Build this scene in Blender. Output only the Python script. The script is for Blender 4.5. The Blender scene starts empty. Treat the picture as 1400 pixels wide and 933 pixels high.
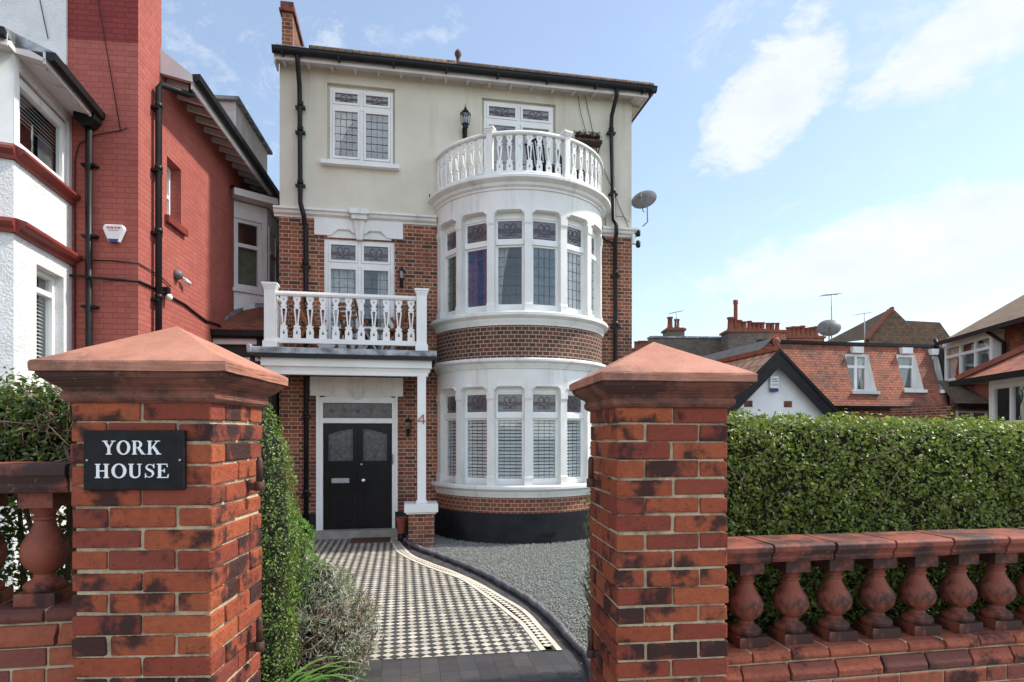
import bpy, bmesh, math, random
import numpy as np
from mathutils import Vector, Matrix
random.seed(7); RNG = np.random.default_rng(7)
R_ = math.radians
scene = bpy.context.scene
COL = scene.collection
CAMZ, F, HY, CX = 1.9, 835.0, 593.0, 700.0
def at(px, py, D):
    """photo pixel + distance along the view -> a point of the place"""
    return Vector(((px-CX)/F*D, D, CAMZ-(py-HY)/F*D))
def gnd(px, py, z=0.0):
    D = (CAMZ-z)*F/(py-HY)
    return Vector(((px-CX)/F*D, D, z))

# ------------------------------------------------------------------ objects
def tag(o, label=None, cat=None, group=None, kind=None):
    if label: o['label'] = label
    if cat: o['category'] = cat
    if group: o['group'] = group
    if kind: o['kind'] = kind
    return o
def empty(name, loc=(0,0,0), rz=0, label=None, cat=None, group=None, parent=None):
    o = bpy.data.objects.new(name, None); COL.objects.link(o)
    o.empty_display_size = .2
    o.location = loc; o.rotation_euler = (0,0,rz); o.parent = parent
    return tag(o, label, cat, group)
def link(name, me, parent=None, loc=(0,0,0), rot=(0,0,0)):
    o = bpy.data.objects.new(name, me); COL.objects.link(o)
    o.parent = parent; o.location = loc; o.rotation_euler = rot
    return o
def dup(o, loc=None, rz=None, parent=None, label=None):
    c = o.copy(); COL.objects.link(c)
    if parent is not None: c.parent = parent
    if loc is not None: c.location = loc
    if rz is not None: c.rotation_euler = (0,0,rz)
    if label: c['label'] = label
    for ch in list(o.children):
        d = ch.copy(); COL.objects.link(d); d.parent = c
        for g in list(ch.children):
            e = g.copy(); COL.objects.link(e); e.parent = d
    return c

class MB:
    def __init__(s): s.v=[]; s.f=[]; s.m=[]; s.uv={}; s.sm=[]
    def add(s, vs, fs, mi=0, smooth=False, uvs=None):
        b=len(s.v); s.v += [tuple(p) for p in vs]
        for i,f in enumerate(fs):
            if uvs and uvs[i]: s.uv[len(s.f)] = uvs[i]
            s.f.append(tuple(b+k for k in f)); s.m.append(mi); s.sm.append(smooth)
        return s
    def box(s,x0,x1,y0,y1,z0,z1,mi=0):
        if x0>x1: x0,x1=x1,x0
        if y0>y1: y0,y1=y1,y0
        if z0>z1: z0,z1=z1,z0
        return s.add([(x0,y0,z0),(x1,y0,z0),(x1,y1,z0),(x0,y1,z0),(x0,y0,z1),(x1,y0,z1),(x1,y1,z1),(x0,y1,z1)],
              [(3,2,1,0),(4,5,6,7),(0,1,5,4),(1,2,6,5),(2,3,7,6),(3,0,4,7)],mi)
    def obox(s, c, ax, ay, az, hx, hy, hz, mi=0):
        c=Vector(c); ax=Vector(ax).normalized(); ay=Vector(ay).normalized(); az=Vector(az).normalized()
        vs=[c+ax*(hx*i)+ay*(hy*j)+az*(hz*k) for k in(-1,1) for (i,j) in((-1,-1),(1,-1),(1,1),(-1,1))]
        return s.add(vs,[(3,2,1,0),(4,5,6,7),(0,1,5,4),(1,2,6,5),(2,3,7,6),(3,0,4,7)],mi)
    def bar(s,a,b,w,h,up=(0,0,1),mi=0):
        a=Vector(a);b=Vector(b);d=(b-a);L=d.length;d.normalize();u=Vector(up)
        sd=d.cross(u)
        if sd.length<1e-4: sd=Vector((1,0,0))
        sd.normalize(); u=sd.cross(d)
        return s.obox((a+b)/2,d,sd,u,L/2,w/2,h/2,mi)
    def quad(s,a,b,c,d,mi=0,uv=None): return s.add([a,b,c,d],[(0,1,2,3)],mi,False,[uv] if uv else None)
    def poly(s,pts,mi=0): return s.add(pts,[tuple(range(len(pts)))],mi)
    def prism(s,pts,vec,mi=0):
        """polygon (3-D points) extruded by vec"""
        n=len(pts); vec=Vector(vec); p=[Vector(q) for q in pts]
        vs=p+[q+vec for q in p]
        nor=sum(((p[i]-p[0]).cross(p[(i+1)%n]-p[0]) for i in range(1,n-1)),Vector())
        fs=[tuple(range(n)),tuple(range(2*n-1,n-1,-1))]+[((i+1)%n,i,n+i,n+(i+1)%n) for i in range(n)]
        if nor.dot(vec)>0: fs=[tuple(reversed(f)) for f in fs]
        return s.add(vs,fs,mi)
    def lathe(s,prof,c=(0,0,0),n=16,mi=0,smooth=True,cap=True,axis='z'):
        c=Vector(c); vs=[]
        for (r,z) in prof:
            for k in range(n):
                a=2*math.pi*k/n; p=(r*math.cos(a),r*math.sin(a),z)
                if axis=='y': p=(p[0],p[2],-p[1]) if True else p
                if axis=='x': p=(p[2],p[0],p[1])
                vs.append(c+Vector(p))
        fs=[]
        for i in range(len(prof)-1):
            for k in range(n):
                fs.append((i*n+k,i*n+(k+1)%n,(i+1)*n+(k+1)%n,(i+1)*n+k))
        s.add(vs,fs,mi,smooth)
        if cap:
            b=len(s.v)-len(vs); L=len(prof)-1
            s.f.append(tuple(b+k for k in range(n-1,-1,-1))); s.m.append(mi); s.sm.append(False)
            s.f.append(tuple(b+L*n+k for k in range(n))); s.m.append(mi); s.sm.append(False)
        return s
    def tube(s,path,r,n=8,mi=0,smooth=True):
        P=[Vector(p) for p in path]; vs=[]; rr=r if isinstance(r,(list,tuple)) else [r]*len(P)
        up=Vector((0,0,1)); prev=None
        for i,p in enumerate(P):
            t=(P[min(i+1,len(P)-1)]-P[max(i-1,0)]).normalized()
            if prev is None:
                a=t.cross(up)
                if a.length<.1: a=t.cross(Vector((1,0,0)))
            else: a=prev-t*prev.dot(t)
            a.normalize(); prev=a; b=t.cross(a)
            vs+=[p+(a*math.cos(2*math.pi*k/n)+b*math.sin(2*math.pi*k/n))*rr[i] for k in range(n)]
        fs=[(i*n+k,i*n+(k+1)%n,(i+1)*n+(k+1)%n,(i+1)*n+k) for i in range(len(P)-1) for k in range(n)]
        s.add(vs,fs,mi,smooth)
        b=len(s.v)-len(vs);L=len(P)-1
        s.f.append(tuple(b+k for k in range(n-1,-1,-1))); s.m.append(mi); s.sm.append(False)
        s.f.append(tuple(b+L*n+k for k in range(n))); s.m.append(mi); s.sm.append(False)
        return s
    def sweep(s,prof,a,b,up=(0,0,1),mi=0,closed=True):
        """profile [(out,z)] swept straight from a to b; out = right-hand side of travel"""
        a=Vector(a);b=Vector(b);d=(b-a).normalized();u=Vector(up);o=d.cross(u).normalized()
        n=len(prof)
        vs=[a+o*p+u*q for p,q in prof]+[b+o*p+u*q for p,q in prof]
        fs=[(i,(i+1)%n,n+(i+1)%n,n+i) for i in range(n)]+[tuple(range(n-1,-1,-1)),tuple(range(n,2*n))]
        return s.add(vs,fs,mi)
    def arc(s,prof,c,a0,a1,n=48,mi=0,smooth=True,caps=True):
        """profile [(r,z)] revolved; angle 0 = local -y (out of the facade), positive to +x"""
        m=len(prof); vs=[]; uvp=[]
        L=[0]
        for i in range(1,m+1):
            p,q=prof[i-1],prof[i%m]; L.append(L[-1]+math.hypot(p[0]-q[0],p[1]-q[1]))
        for j in range(n+1):
            t=R_(a0+(a1-a0)*j/n)
            vs+=[(c[0]+r*math.sin(t),c[1]-r*math.cos(t),z) for r,z in prof]
        fs=[];uvs=[]
        for j in range(n):
            t0=R_(a0+(a1-a0)*j/n);t1=R_(a0+(a1-a0)*(j+1)/n)
            for i in range(m):
                k=(i+1)%m
                fs.append((j*m+i,j*m+k,(j+1)*m+k,(j+1)*m+i))
                r=prof[i][0]
                vert=abs(prof[i][0]-prof[k][0])<1e-3
                v0,v1=(prof[i][1],prof[k][1]) if vert else (L[i],L[i+1])
                uvs.append(((t0*r,v0),(t0*r,v1),(t1*r,v1),(t1*r,v0)))
        s.add(vs,fs,mi,False,uvs)
        if smooth:
            for q in range(len(s.f)-len(fs),len(s.f)): s.sm[q]=True
        if caps: s.add(vs[:m]+vs[-m:],[tuple(range(m)),tuple(range(2*m-1,m-1,-1))],mi)
        return s
    def mesh(s,name,mats,bevel=0,seg=1,jit=0,sharp=None):
        me=bpy.data.meshes.new(name); me.from_pydata(s.v,[],s.f)
        for m in (mats if isinstance(mats,(list,tuple)) else [mats]): me.materials.append(m)
        me.polygons.foreach_set('material_index',s.m); me.polygons.foreach_set('use_smooth',s.sm)
        uvl=me.uv_layers.new(name='UVMap').data
        for p in me.polygons:
            if p.index in s.uv:
                for li,t in zip(p.loop_indices,s.uv[p.index]): uvl[li].uv=t
                continue
            nr=p.normal
            if abs(nr.z)>.98: ax=Vector((1,0,0)); ay=Vector((0,1,0))
            else:
                ax=Vector((-nr.y,nr.x,0)).normalized(); ay=nr.cross(ax)
            for li in p.loop_indices:
                co=me.vertices[me.loops[li].vertex_index].co
                uvl[li].uv=(co.dot(ax),co.dot(ay))
        if bevel:
            bm=bmesh.new(); bm.from_mesh(me)
            bmesh.ops.bevel(bm,geom=bm.edges[:],offset=bevel,segments=seg,affect='EDGES',profile=.6)
            if jit:
                for v in bm.verts: v.co+=Vector((random.uniform(-jit,jit),random.uniform(-jit,jit),random.uniform(-jit,jit)))
            bm.to_mesh(me); bm.free()
        me.validate(); me.update()
        if sharp: me.set_sharp_from_angle(angle=R_(sharp))
        return me
    def build(s,name,mats,parent=None,loc=(0,0,0),rot=(0,0,0),bevel=0,seg=1,jit=0,sharp=None):
        return link(name,s.mesh(name,mats,bevel,seg,jit,sharp),parent,loc,rot)

# ------------------------------------------------------------------ materials
class NT:
    def __init__(s,name):
        s.m=bpy.data.materials.new(name); s.m.use_nodes=True; s.t=s.m.node_tree; s.t.nodes.clear()
        s.out=s.n('ShaderNodeOutputMaterial'); s.b=s.n('ShaderNodeBsdfPrincipled'); s.l(s.b.outputs[0],s.out.inputs[0])
        s._o=None
    def n(s,ty,**k):
        x=s.t.nodes.new(ty)
        for a,v in k.items(): setattr(x,a,v)
        return x
    def l(s,a,b): s.t.links.new(a,b)
    def put(s,inp,v):
        if isinstance(v,bpy.types.NodeSocket): s.l(v,inp)
        elif v is not None:
            if inp.type=='RGBA' and len(v)==3: v=(*v,1)
            inp.default_value=v
    def math(s,op,a,b=None,c=None,clamp=False):
        x=s.n('ShaderNodeMath',operation=op,use_clamp=clamp); s.put(x.inputs[0],a)
        if b is not None: s.put(x.inputs[1],b)
        if c is not None: s.put(x.inputs[2],c)
        return x.outputs[0]
    def mix(s,f,a,b,mode='MIX'):
        x=s.n('ShaderNodeMix',data_type='RGBA',blend_type=mode); s.put(x.inputs[0],f); s.put(x.inputs[6],a); s.put(x.inputs[7],b); return x.outputs[2]
    def ramp(s,f,stops,interp='LINEAR'):
        x=s.n('ShaderNodeValToRGB'); e=x.color_ramp; e.interpolation=interp
        while len(e.elements)<len(stops): e.elements.new(.5)
        for q,(p,c) in zip(e.elements,stops): q.position=p; q.color=(*c,1) if len(c)==3 else c
        s.put(x.inputs[0],f); return x.outputs[0]
    def obj(s):
        if not s._o: s._o=s.n('ShaderNodeTexCoord')
        return s._o.outputs['Object']
    def uv(s):
        s.obj(); return s._o.outputs['UV']
    def noise(s,scale,detail=4,rough=.55,vec=None,dist=0,col=False):
        x=s.n('ShaderNodeTexNoise'); x.inputs['Scale'].default_value=scale; x.inputs['Detail'].default_value=detail
        x.inputs['Roughness'].default_value=rough; x.inputs['Distortion'].default_value=dist
        s.l(vec or s.obj(),x.inputs['Vector']); return x.outputs['Color' if col else 'Fac']
    def smooth(s,v,a,b,lo=0,hi=1):
        x=s.n('ShaderNodeMapRange',interpolation_type='SMOOTHSTEP'); s.put(x.inputs[0],v)
        for i,q in enumerate((a,b,lo,hi)): s.put(x.inputs[i+1],q)
        return x.outputs[0]
    def bump(s,h,strength=.4,dist=.01,normal=None):
        x=s.n('ShaderNodeBump'); x.inputs['Strength'].default_value=strength; x.inputs['Distance'].default_value=dist
        s.l(h,x.inputs['Height'])
        if normal: s.l(normal,x.inputs['Normal'])
        s.l(x.outputs[0],s.b.inputs['Normal']); return x.outputs[0]
    def scale(s,vec,sc):
        x=s.n('ShaderNodeMapping'); s.l(vec,x.inputs[0]); x.inputs['Scale'].default_value=sc; return x.outputs[0]
    def fin(s,col,rough=.6,spec=.4,metal=0):
        s.put(s.b.inputs['Base Color'],col); s.put(s.b.inputs['Roughness'],rough)
        s.b.inputs['Specular IOR Level'].default_value=spec; s.b.inputs['Metallic'].default_value=metal
        return s.m
def surf(name,c1,c2=None,sc=3,rough=.6,bump=0,bs=60,bd=.004,spec=.4,metal=0,stain=None,st_sc=2.0,st_th=(.55,.75),streak=False):
    n=NT(name); c2=c2 or tuple(v*.8 for v in c1)
    col=n.mix(n.smooth(n.noise(sc,6),.3,.7),c1,c2)
    if stain:
        vec=n.scale(n.obj(),(1,1,.12)) if streak else None
        col=n.mix(n.math('MULTIPLY',n.smooth(n.noise(st_sc,8,.7,vec=vec),*st_th),.8),col,stain)
    if bump: n.bump(n.noise(bs,5,.6),bump,bd)
    return n.fin(col,rough,spec,metal)
def brick_mat(name,P=.315,split=.667,h=.0705,joint=.010,stops=None,mortar=(.42,.37,.30),dirt=(.05,.03,.03),dirt_amt=.5,
              dirt_sc=1.3,bump=.6,mode='brick',rough=.85,bd=.006,paint=False,mort2=None,wob=.0):
    n=NT(name); sp=n.n('ShaderNodeSeparateXYZ'); n.l(n.uv(),sp.inputs[0])
    wn=n.math('MULTIPLY',n.math('SUBTRACT',n.noise(14,3),.5),.006+wob)
    x=n.math('ADD',sp.outputs[0],wn); y=n.math('ADD',sp.outputs[1],wn)
    v=n.math('DIVIDE',y,h); row=n.math('FLOOR',v); fy=n.math('SUBTRACT',v,row)
    par=n.math('MULTIPLY',n.math('MODULO',n.math('ABSOLUTE',row),2.0),.5)
    u=n.math('ADD',n.math('DIVIDE',x,P),par); cell=n.math('FLOOR',u); fx=n.math('SUBTRACT',u,cell)
    side=n.math('GREATER_THAN',fx,split)
    dx=n.math('MINIMUM',fx,n.math('SUBTRACT',1.0,fx))
    if split<1: dx=n.math('MINIMUM',dx,n.math('ABSOLUTE',n.math('SUBTRACT',fx,split)))
    dx=n.math('MULTIPLY',dx,P)
    dy=n.math('MULTIPLY',n.math('MINIMUM',fy,n.math('SUBTRACT',1.0,fy)) if mode=='brick' else fy,h)
    d=n.math('MINIMUM',dx,dy)
    mk=n.smooth(d,joint*.5-.0012,joint*.5+.0025)          # 1 = brick
    cb=n.n('ShaderNodeCombineXYZ'); n.l(n.math('ADD',cell,n.math('MULTIPLY',side,.37)),cb.inputs[0]); n.l(row,cb.inputs[1])
    w=n.n('ShaderNodeTexWhiteNoise',noise_dimensions='2D'); n.l(cb.outputs[0],w.inputs['Vector'])
    col=n.ramp(w.outputs['Value'],stops)
    col=n.mix(n.math('MULTIPLY',n.noise(45,5,.7),.35),col,tuple(c*.55 for c in stops[0][1]))
    ds=n.smooth(n.noise(dirt_sc,7,.65),.42,.72)
    if not paint: col=n.mix(mk,n.mix(n.noise(2.2,4),mortar,mort2 or tuple(c*.65 for c in mortar)),col)
    else: col=n.mix(mk,tuple(c*.72 for c in stops[0][1]),col)
    col=n.mix(n.math('MULTIPLY',ds,dirt_amt),col,dirt)
    hh=n.math('ADD',n.math('MULTIPLY',mk,1.0),n.math('MULTIPLY',n.noise(70,4),.35))
    if mode!='brick': hh=n.math('ADD',hh,n.math('MULTIPLY',fy,-1.6)); 
    if mode!='brick': hh=n.math('ADD',hh,n.math('MULTIPLY',w.outputs['Value'],.5))
    n.bump(hh,bump,bd)
    return n.fin(col,rough,.25)

M={}
M['white']=surf('white_gloss_paint',(.80,.80,.78),(.72,.72,.69),2.5,.38,.08,30,stain=(.45,.44,.38),st_sc=3,st_th=(.62,.8),streak=True)
M['white_old']=surf('white_stone_paint',(.78,.78,.75),(.68,.68,.64),1.6,.55,.25,40,stain=(.36,.35,.30),st_sc=2.4,st_th=(.5,.76),streak=True)
M['cream']=surf('cream_render',(.68,.645,.535),(.60,.565,.46),1.1,.9,.8,60,.008,.15,stain=(.34,.32,.24),st_sc=1.3,st_th=(.5,.78),streak=True)
M['rough']=surf('white_roughcast',(.80,.79,.78),(.68,.67,.66),3,.9,.9,38,.025,.15,stain=(.45,.43,.4),st_sc=1.6,st_th=(.6,.85))
M['black']=surf('black_gloss_paint',(.008,.008,.009),(.014,.014,.015),6,.42,.12,50,.003,.25)
M['plinth']=surf('black_bitumen_plinth',(.009,.010,.012),(.020,.021,.024),3,.55,.4,60,.006,.25,stain=(.10,.09,.08),st_sc=2,st_th=(.66,.85))
M['door']=surf('black_door_paint',(.005,.005,.006),(.009,.009,.010),5,.30,.06,60,.002,.25)
M['lead']=surf('weathered_lead',(.42,.44,.45),(.13,.14,.15),6,.55,.3,20,.01,.4,.3,stain=(.12,.15,.08),st_sc=5,st_th=(.6,.75))
M['came']=surf('lead_came',(.06,.06,.065),(.10,.10,.11),8,.5)
M['chrome']=surf('polished_chrome',(.75,.75,.76),(.6,.6,.62),5,.15,metal=1)
M['metal']=surf('galvanised_metal',(.42,.42,.43),(.3,.3,.31),8,.45,metal=.7)
M['fascia']=surf('white_fascia',(.72,.69,.68),(.6,.57,.55),2,.5,stain=(.4,.36,.3),st_sc=3,st_th=(.6,.8))
M['redtrim']=surf('dark_red_trim_paint',(.24,.045,.035),(.17,.035,.03),3,.45,.1,40)
M['wood']=surf('varnished_teak',(.28,.11,.04),(.17,.065,.025),9,.45,.2,50)
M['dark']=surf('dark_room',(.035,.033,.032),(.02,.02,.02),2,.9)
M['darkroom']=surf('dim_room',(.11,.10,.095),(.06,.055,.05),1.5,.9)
M['curtain']=surf('white_net_curtain',(.62,.61,.58),(.45,.44,.42),14,.9,.4,30,.02)
M['curtain_grey']=surf('grey_blind',(.13,.16,.17),(.09,.11,.12),6,.9,.2,30)
M['sky_reflection']=surf('blue_sky_reflection',(.075,.135,.30),(.05,.10,.22),4,.85)  # blue of mirrored sky, put into a flat sheet colour
M['curtain_olive']=surf('olive_blind',(.16,.17,.12),(.11,.12,.08),6,.9)
M['blind']=surf('white_blind_slats',(.82,.82,.80),(.74,.74,.72),4,.5)
M['grey_plastic']=surf('grey_plastic',(.16,.155,.15),(.11,.105,.10),5,.5)
M['white_plastic']=surf('white_plastic',(.78,.78,.77),(.7,.7,.69),4,.35)
M['blue_plastic']=surf('blue_plastic',(.02,.04,.14),(.03,.05,.16),4,.4)
M['red_print']=surf('red_print',(.55,.12,.10),(.5,.15,.12),20,.5)
M['copper']=surf('copper_numeral',(.38,.12,.07),(.28,.09,.05),9,.4,metal=.4)
M['letter']=surf('white_letter_paint',(.82,.82,.83),(.72,.72,.73),30,.5)
M['slate_sign']=surf('polished_slate',(.006,.006,.007),(.012,.012,.014),20,.5,.15,120,.001,.2)
M['soil']=surf('bark_soil',(.055,.035,.022),(.09,.06,.04),20,.95,.9,30,.03)
M['paving']=surf('grey_paving',(.22,.21,.2),(.16,.155,.15),4,.85,.3,80)
M['concrete']=surf('threshold_stone',(.32,.30,.26),(.22,.21,.18),6,.8,.3,40)
M['mat']=surf('brown_doormat',(.10,.045,.03),(.06,.03,.02),30,.95,.6,90)
M['iron']=surf('rusty_black_iron',(.03,.02,.018),(.10,.04,.025),25,.6,.4,60)
M['bark']=surf('grey_brown_bark',(.16,.115,.08),(.09,.065,.045),30,.9,.6,60)
M['twig']=surf('pale_twig',(.30,.21,.16),(.18,.12,.09),40,.9)
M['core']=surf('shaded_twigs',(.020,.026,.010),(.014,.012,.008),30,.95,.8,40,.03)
M['mauve']=surf('stained_glass',(.15,.14,.16),(.09,.085,.10),25,.12,.15,30,.004,.7)
M['amber']=surf('mauve_glass',(.17,.11,.13),(.12,.085,.105),25,.15)
M['petal']=surf('frosted_glass',(.13,.13,.13),(.07,.07,.07),18,.25,.1,60)
M['white_stone']=surf('white_pebble',(.75,.72,.66),(.6,.57,.5),9,.7)
M['terr_pot']=surf('terracotta_pot',(.28,.085,.05),(.20,.065,.04),9,.8)
# glass pane: thin clear sheet that mirrors more at grazing angles
n=NT('window_glass'); n.t.nodes.remove(n.b)
tr=n.n('ShaderNodeBsdfTransparent'); tr.inputs[0].default_value=(.93,.95,.95,1)
gl=n.n('ShaderNodeBsdfGlossy'); gl.inputs['Roughness'].default_value=.03; gl.inputs[0].default_value=(.9,.93,.95,1)
fr=n.n('ShaderNodeFresnel'); fr.inputs[0].default_value=1.5
bp=n.n('ShaderNodeBump'); bp.inputs['Strength'].default_value=.05; bp.inputs['Distance'].default_value=.02
n.l(n.noise(5,2),bp.inputs['Height']); n.l(bp.outputs[0],gl.inputs['Normal'])
ms=n.n('ShaderNodeMixShader'); gb_=n.n('ShaderNodeNewGeometry'); n.l(n.math('MULTIPLY',n.math('ADD',n.math('MULTIPLY',fr.outputs[0],1.7),.03,clamp=True),n.math('SUBTRACT',1.0,gb_.outputs['Backfacing'])),ms.inputs[0]); n.l(tr.outputs[0],ms.inputs[1]); n.l(gl.outputs[0],ms.inputs[2]); n.l(ms.outputs[0],n.out.inputs[0])
M['glass']=n.m

ORANGE=[(0,(.30,.085,.045)),(.35,(.36,.115,.06)),(.7,(.24,.065,.038)),(1,(.15,.055,.04))]
M['brick']=brick_mat('red_facing_brick',stops=[(0,(.30,.090,.045)),(.4,(.35,.115,.055)),(.65,(.21,.065,.038)),(1,(.085,.04,.032))],mortar=(.52,.44,.33),joint=.012,dirt_amt=.6,dirt_sc=1.0)
M['brick_dark']=brick_mat('sooty_brown_brick',P=.1225,split=1,stops=[(0,(.10,.045,.035)),(.5,(.17,.065,.042)),(1,(.07,.038,.033))],mortar=(.50,.42,.31),dirt_amt=.3,dirt_sc=2)
M['brick_bay']=brick_mat('red_bay_brick',P=.1225,split=1,stops=[(0,(.20,.07,.042)),(.5,(.28,.085,.045)),(1,(.13,.055,.04))],mortar=(.48,.37,.26),dirt_amt=.3,dirt_sc=2)
M['brick_grey']=brick_mat('weathered_grey_brick',stops=[(0,(.17,.15,.12)),(.5,(.12,.11,.10)),(1,(.22,.19,.15))],mortar=(.2,.19,.17),dirt=(.06,.06,.055),dirt_amt=.6)
M['brick_red_paint']=brick_mat('red_painted_brick',stops=[(0,(.40,.112,.088)),(.5,(.43,.128,.10)),(1,(.36,.095,.075))],dirt=(.27,.062,.055),dirt_amt=.45,dirt_sc=.9,paint=True,bump=.7,joint=.007)
M['brick_red_dark']=brick_mat('dark_red_painted_brick',stops=[(0,(.25,.045,.04)),(.5,(.28,.05,.045)),(1,(.22,.04,.037))],dirt=(.16,.035,.03),dirt_amt=.5,paint=True,bump=.8,joint=.012)
TS=[(0,(.33,.105,.06)),(.5,(.40,.14,.08)),(.85,(.27,.095,.06)),(1,(.16,.07,.05))]
M['tile']=brick_mat('red_clay_tile',P=.14,split=1,h=.085,joint=.009,stops=TS,mortar=(.05,.03,.025),dirt=(.085,.06,.05),dirt_amt=.95,dirt_sc=1.3,mode='tile',bd=.03)
M['tile_old']=brick_mat('lichened_brown_tile',P=.165,split=1,h=.11,joint=.012,stops=[(0,(.17,.10,.065)),(.5,(.22,.15,.09)),(1,(.12,.08,.055))],mortar=(.04,.03,.025),dirt=(.15,.11,.06),dirt_amt=.45,dirt_sc=1.6,mode='tile',bd=.03)
M['tile_pale']=brick_mat('pale_pantile',P=.3,split=1,h=.28,joint=.03,stops=[(0,(.50,.30,.2)),(.5,(.6,.4,.28)),(1,(.42,.22,.14))],mortar=(.14,.07,.05),dirt_amt=.2,mode='tile',bd=.04)
# close-range gate-pillar brick (each brick is real geometry)
def near_brick(name,cols,black=(.026,.014,.014),amt=.5,lime=0.0):
    n=NT(name); g=n.n('ShaderNodeNewGeometry'); rnd=g.outputs['Random Per Island']
    col=n.ramp(rnd,cols)
    col=n.mix(n.smooth(n.noise(28,7,.7),.35,.7),col,n.mix(.5,col,(.16,.045,.03)))
    off=n.n('ShaderNodeVectorMath',operation='ADD'); n.l(n.obj(),off.inputs[0])
    cb=n.n('ShaderNodeCombineXYZ'); n.l(n.math('MULTIPLY',rnd,9),cb.inputs[0]); n.l(n.math('MULTIPLY',rnd,17),cb.inputs[2]); n.l(cb.outputs[0],off.inputs[1])
    ex=n.math('ABSOLUTE',n.math('SUBTRACT',n.math('FRACT',n.math('MULTIPLY',rnd,37.0)),.5))
    bm=n.smooth(n.math('ADD',n.noise(5.5,7,.62,vec=off.outputs[0]),n.math('MULTIPLY',ex,.22)),.625-amt*.12,.735-amt*.12)
    col=n.mix(n.math('MULTIPLY',bm,.9),col,black)
    if lime: col=n.mix(n.smooth(n.noise(17,8,.75),.70,.76),col,(.5,.42,.36))
    col=n.mix(n.smooth(n.noise(90,3),.66,.74),col,(.03,.015,.012))
    n.bump(n.math('ADD',n.noise(60,6,.7),n.math('MULTIPLY',n.noise(11,3),2.2)),1.0,.008)
    return n.fin(col,.82,.3)
M['pbrick']=near_brick('gate_pillar_brick',[(0,(.32,.068,.028)),(.3,(.40,.10,.038)),(.6,(.26,.048,.024)),(.8,(.23,.05,.03)),(1,(.36,.08,.032))],amt=.66,lime=1)
M['wbrick']=near_brick('garden_wall_brick',[(0,(.30,.08,.045)),(.4,(.38,.11,.055)),(.7,(.22,.065,.045)),(1,(.14,.055,.045))],amt=.25,lime=1)
M['mortar']=surf('old_lime_mortar',(.56,.46,.31),(.38,.31,.20),12,.95,.9,90,.006,stain=(.13,.10,.08),st_sc=6,st_th=(.5,.75))
M['terr']=surf('weathered_terracotta',(.27,.075,.045),(.16,.05,.036),9,.6,.25,70,.002,.4,stain=(.04,.027,.027),st_sc=6,st_th=(.40,.58))
M['terr_red']=surf('dark_terracotta_coping',(.17,.048,.035),(.26,.075,.046),7,.75,.3,70,.003,.35,stain=(.04,.034,.033),st_sc=7,st_th=(.42,.62))

def clay(name,c1,c2,soot,lo,hi,objvar=False,rough=.7):
    n=NT(name); col=n.mix(n.smooth(n.noise(7,7,.65),.3,.7),c1,c2)
    th=n.noise(4.5,9,.68)
    if objvar:
        oi=n.n('ShaderNodeObjectInfo'); col=n.mix(oi.outputs['Random'],col,tuple(v*.78 for v in c1)); th=n.noise(9,8,.65,vec=n.scale(n.obj(),(1,1,.6)))
        th=n.math('ADD',th,n.math('MULTIPLY',n.math('SUBTRACT',oi.outputs['Random'],.5),.12))
    col=n.mix(n.math('MULTIPLY',n.smooth(th,lo,hi),.85),col,soot)
    col=n.mix(n.math('MULTIPLY',n.smooth(n.noise(26,5,.7),.62,.72),.5),col,(.40,.28,.20))
    col=n.mix(n.smooth(n.noise(110,3),.68,.74),col,tuple(v*.4 for v in c2))
    n.bump(n.math('ADD',n.noise(90,6,.7),n.math('MULTIPLY',n.noise(12,4),1.5)),.5,.004)
    return n.fin(col,rough,.3)
M['pot_far']=surf('sooty_clay_pot',(.26,.09,.055),(.17,.065,.045),9,.85)
M['cap_dirty']=surf('dirty_terracotta_moulding',(.24,.085,.055),(.15,.06,.042),8,.75,.2,120,.002,.3,stain=(.05,.03,.026),st_sc=6,st_th=(.45,.65))
M['cap']=surf('smooth_terracotta_cap',(.47,.215,.145),(.40,.17,.11),7,.7,.15,140,.0015,.3,stain=(.14,.07,.055),st_sc=4.5,st_th=(.56,.8))
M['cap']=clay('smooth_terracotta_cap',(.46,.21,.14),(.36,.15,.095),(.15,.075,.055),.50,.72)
M['terr']=clay('weathered_terracotta',(.27,.075,.042),(.17,.05,.034),(.022,.016,.015),.45,.58,True,.6)
M['terr_red']=clay('dark_terracotta_coping',(.20,.055,.036),(.26,.075,.046),(.025,.022,.022),.42,.56)
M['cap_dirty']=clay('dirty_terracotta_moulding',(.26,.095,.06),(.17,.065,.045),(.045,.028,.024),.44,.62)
def leaf_mat(name,stops,trans=.35,rough=.4):
    n=NT(name); g=n.n('ShaderNodeNewGeometry'); col=n.ramp(g.outputs['Random Per Island'],stops)
    n.fin(col,rough,.45)
    t=n.n('ShaderNodeBsdfTranslucent'); n.l(n.mix(1,col,(1.25,1.2,.55),'MULTIPLY'),t.inputs[0])
    a=n.n('ShaderNodeMixShader'); a.inputs[0].default_value=trans; n.l(n.b.outputs[0],a.inputs[1]); n.l(t.outputs[0],a.inputs[2]); n.l(a.outputs[0],n.out.inputs[0]); return n.m
M['privet']=leaf_mat('privet_leaf',[(0,(.09,.14,.024)),(.4,(.145,.205,.036)),(.75,(.20,.265,.055)),(.93,(.26,.32,.085)),(1,(.36,.37,.18))])
M['privet_left']=leaf_mat('loose_privet_leaf',[(0,(.045,.085,.02)),(.5,(.09,.15,.035)),(.85,(.15,.22,.05)),(1,(.20,.15,.08))])
M['box_leaf']=leaf_mat('small_box_leaf',[(0,(.09,.16,.025)),(.5,(.14,.23,.045)),(.85,(.20,.30,.07)),(1,(.28,.26,.10))])
M['conifer']=leaf_mat('conifer_spray',[(0,(.10,.22,.03)),(.6,(.15,.30,.05)),(1,(.2,.34,.08))])
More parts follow.
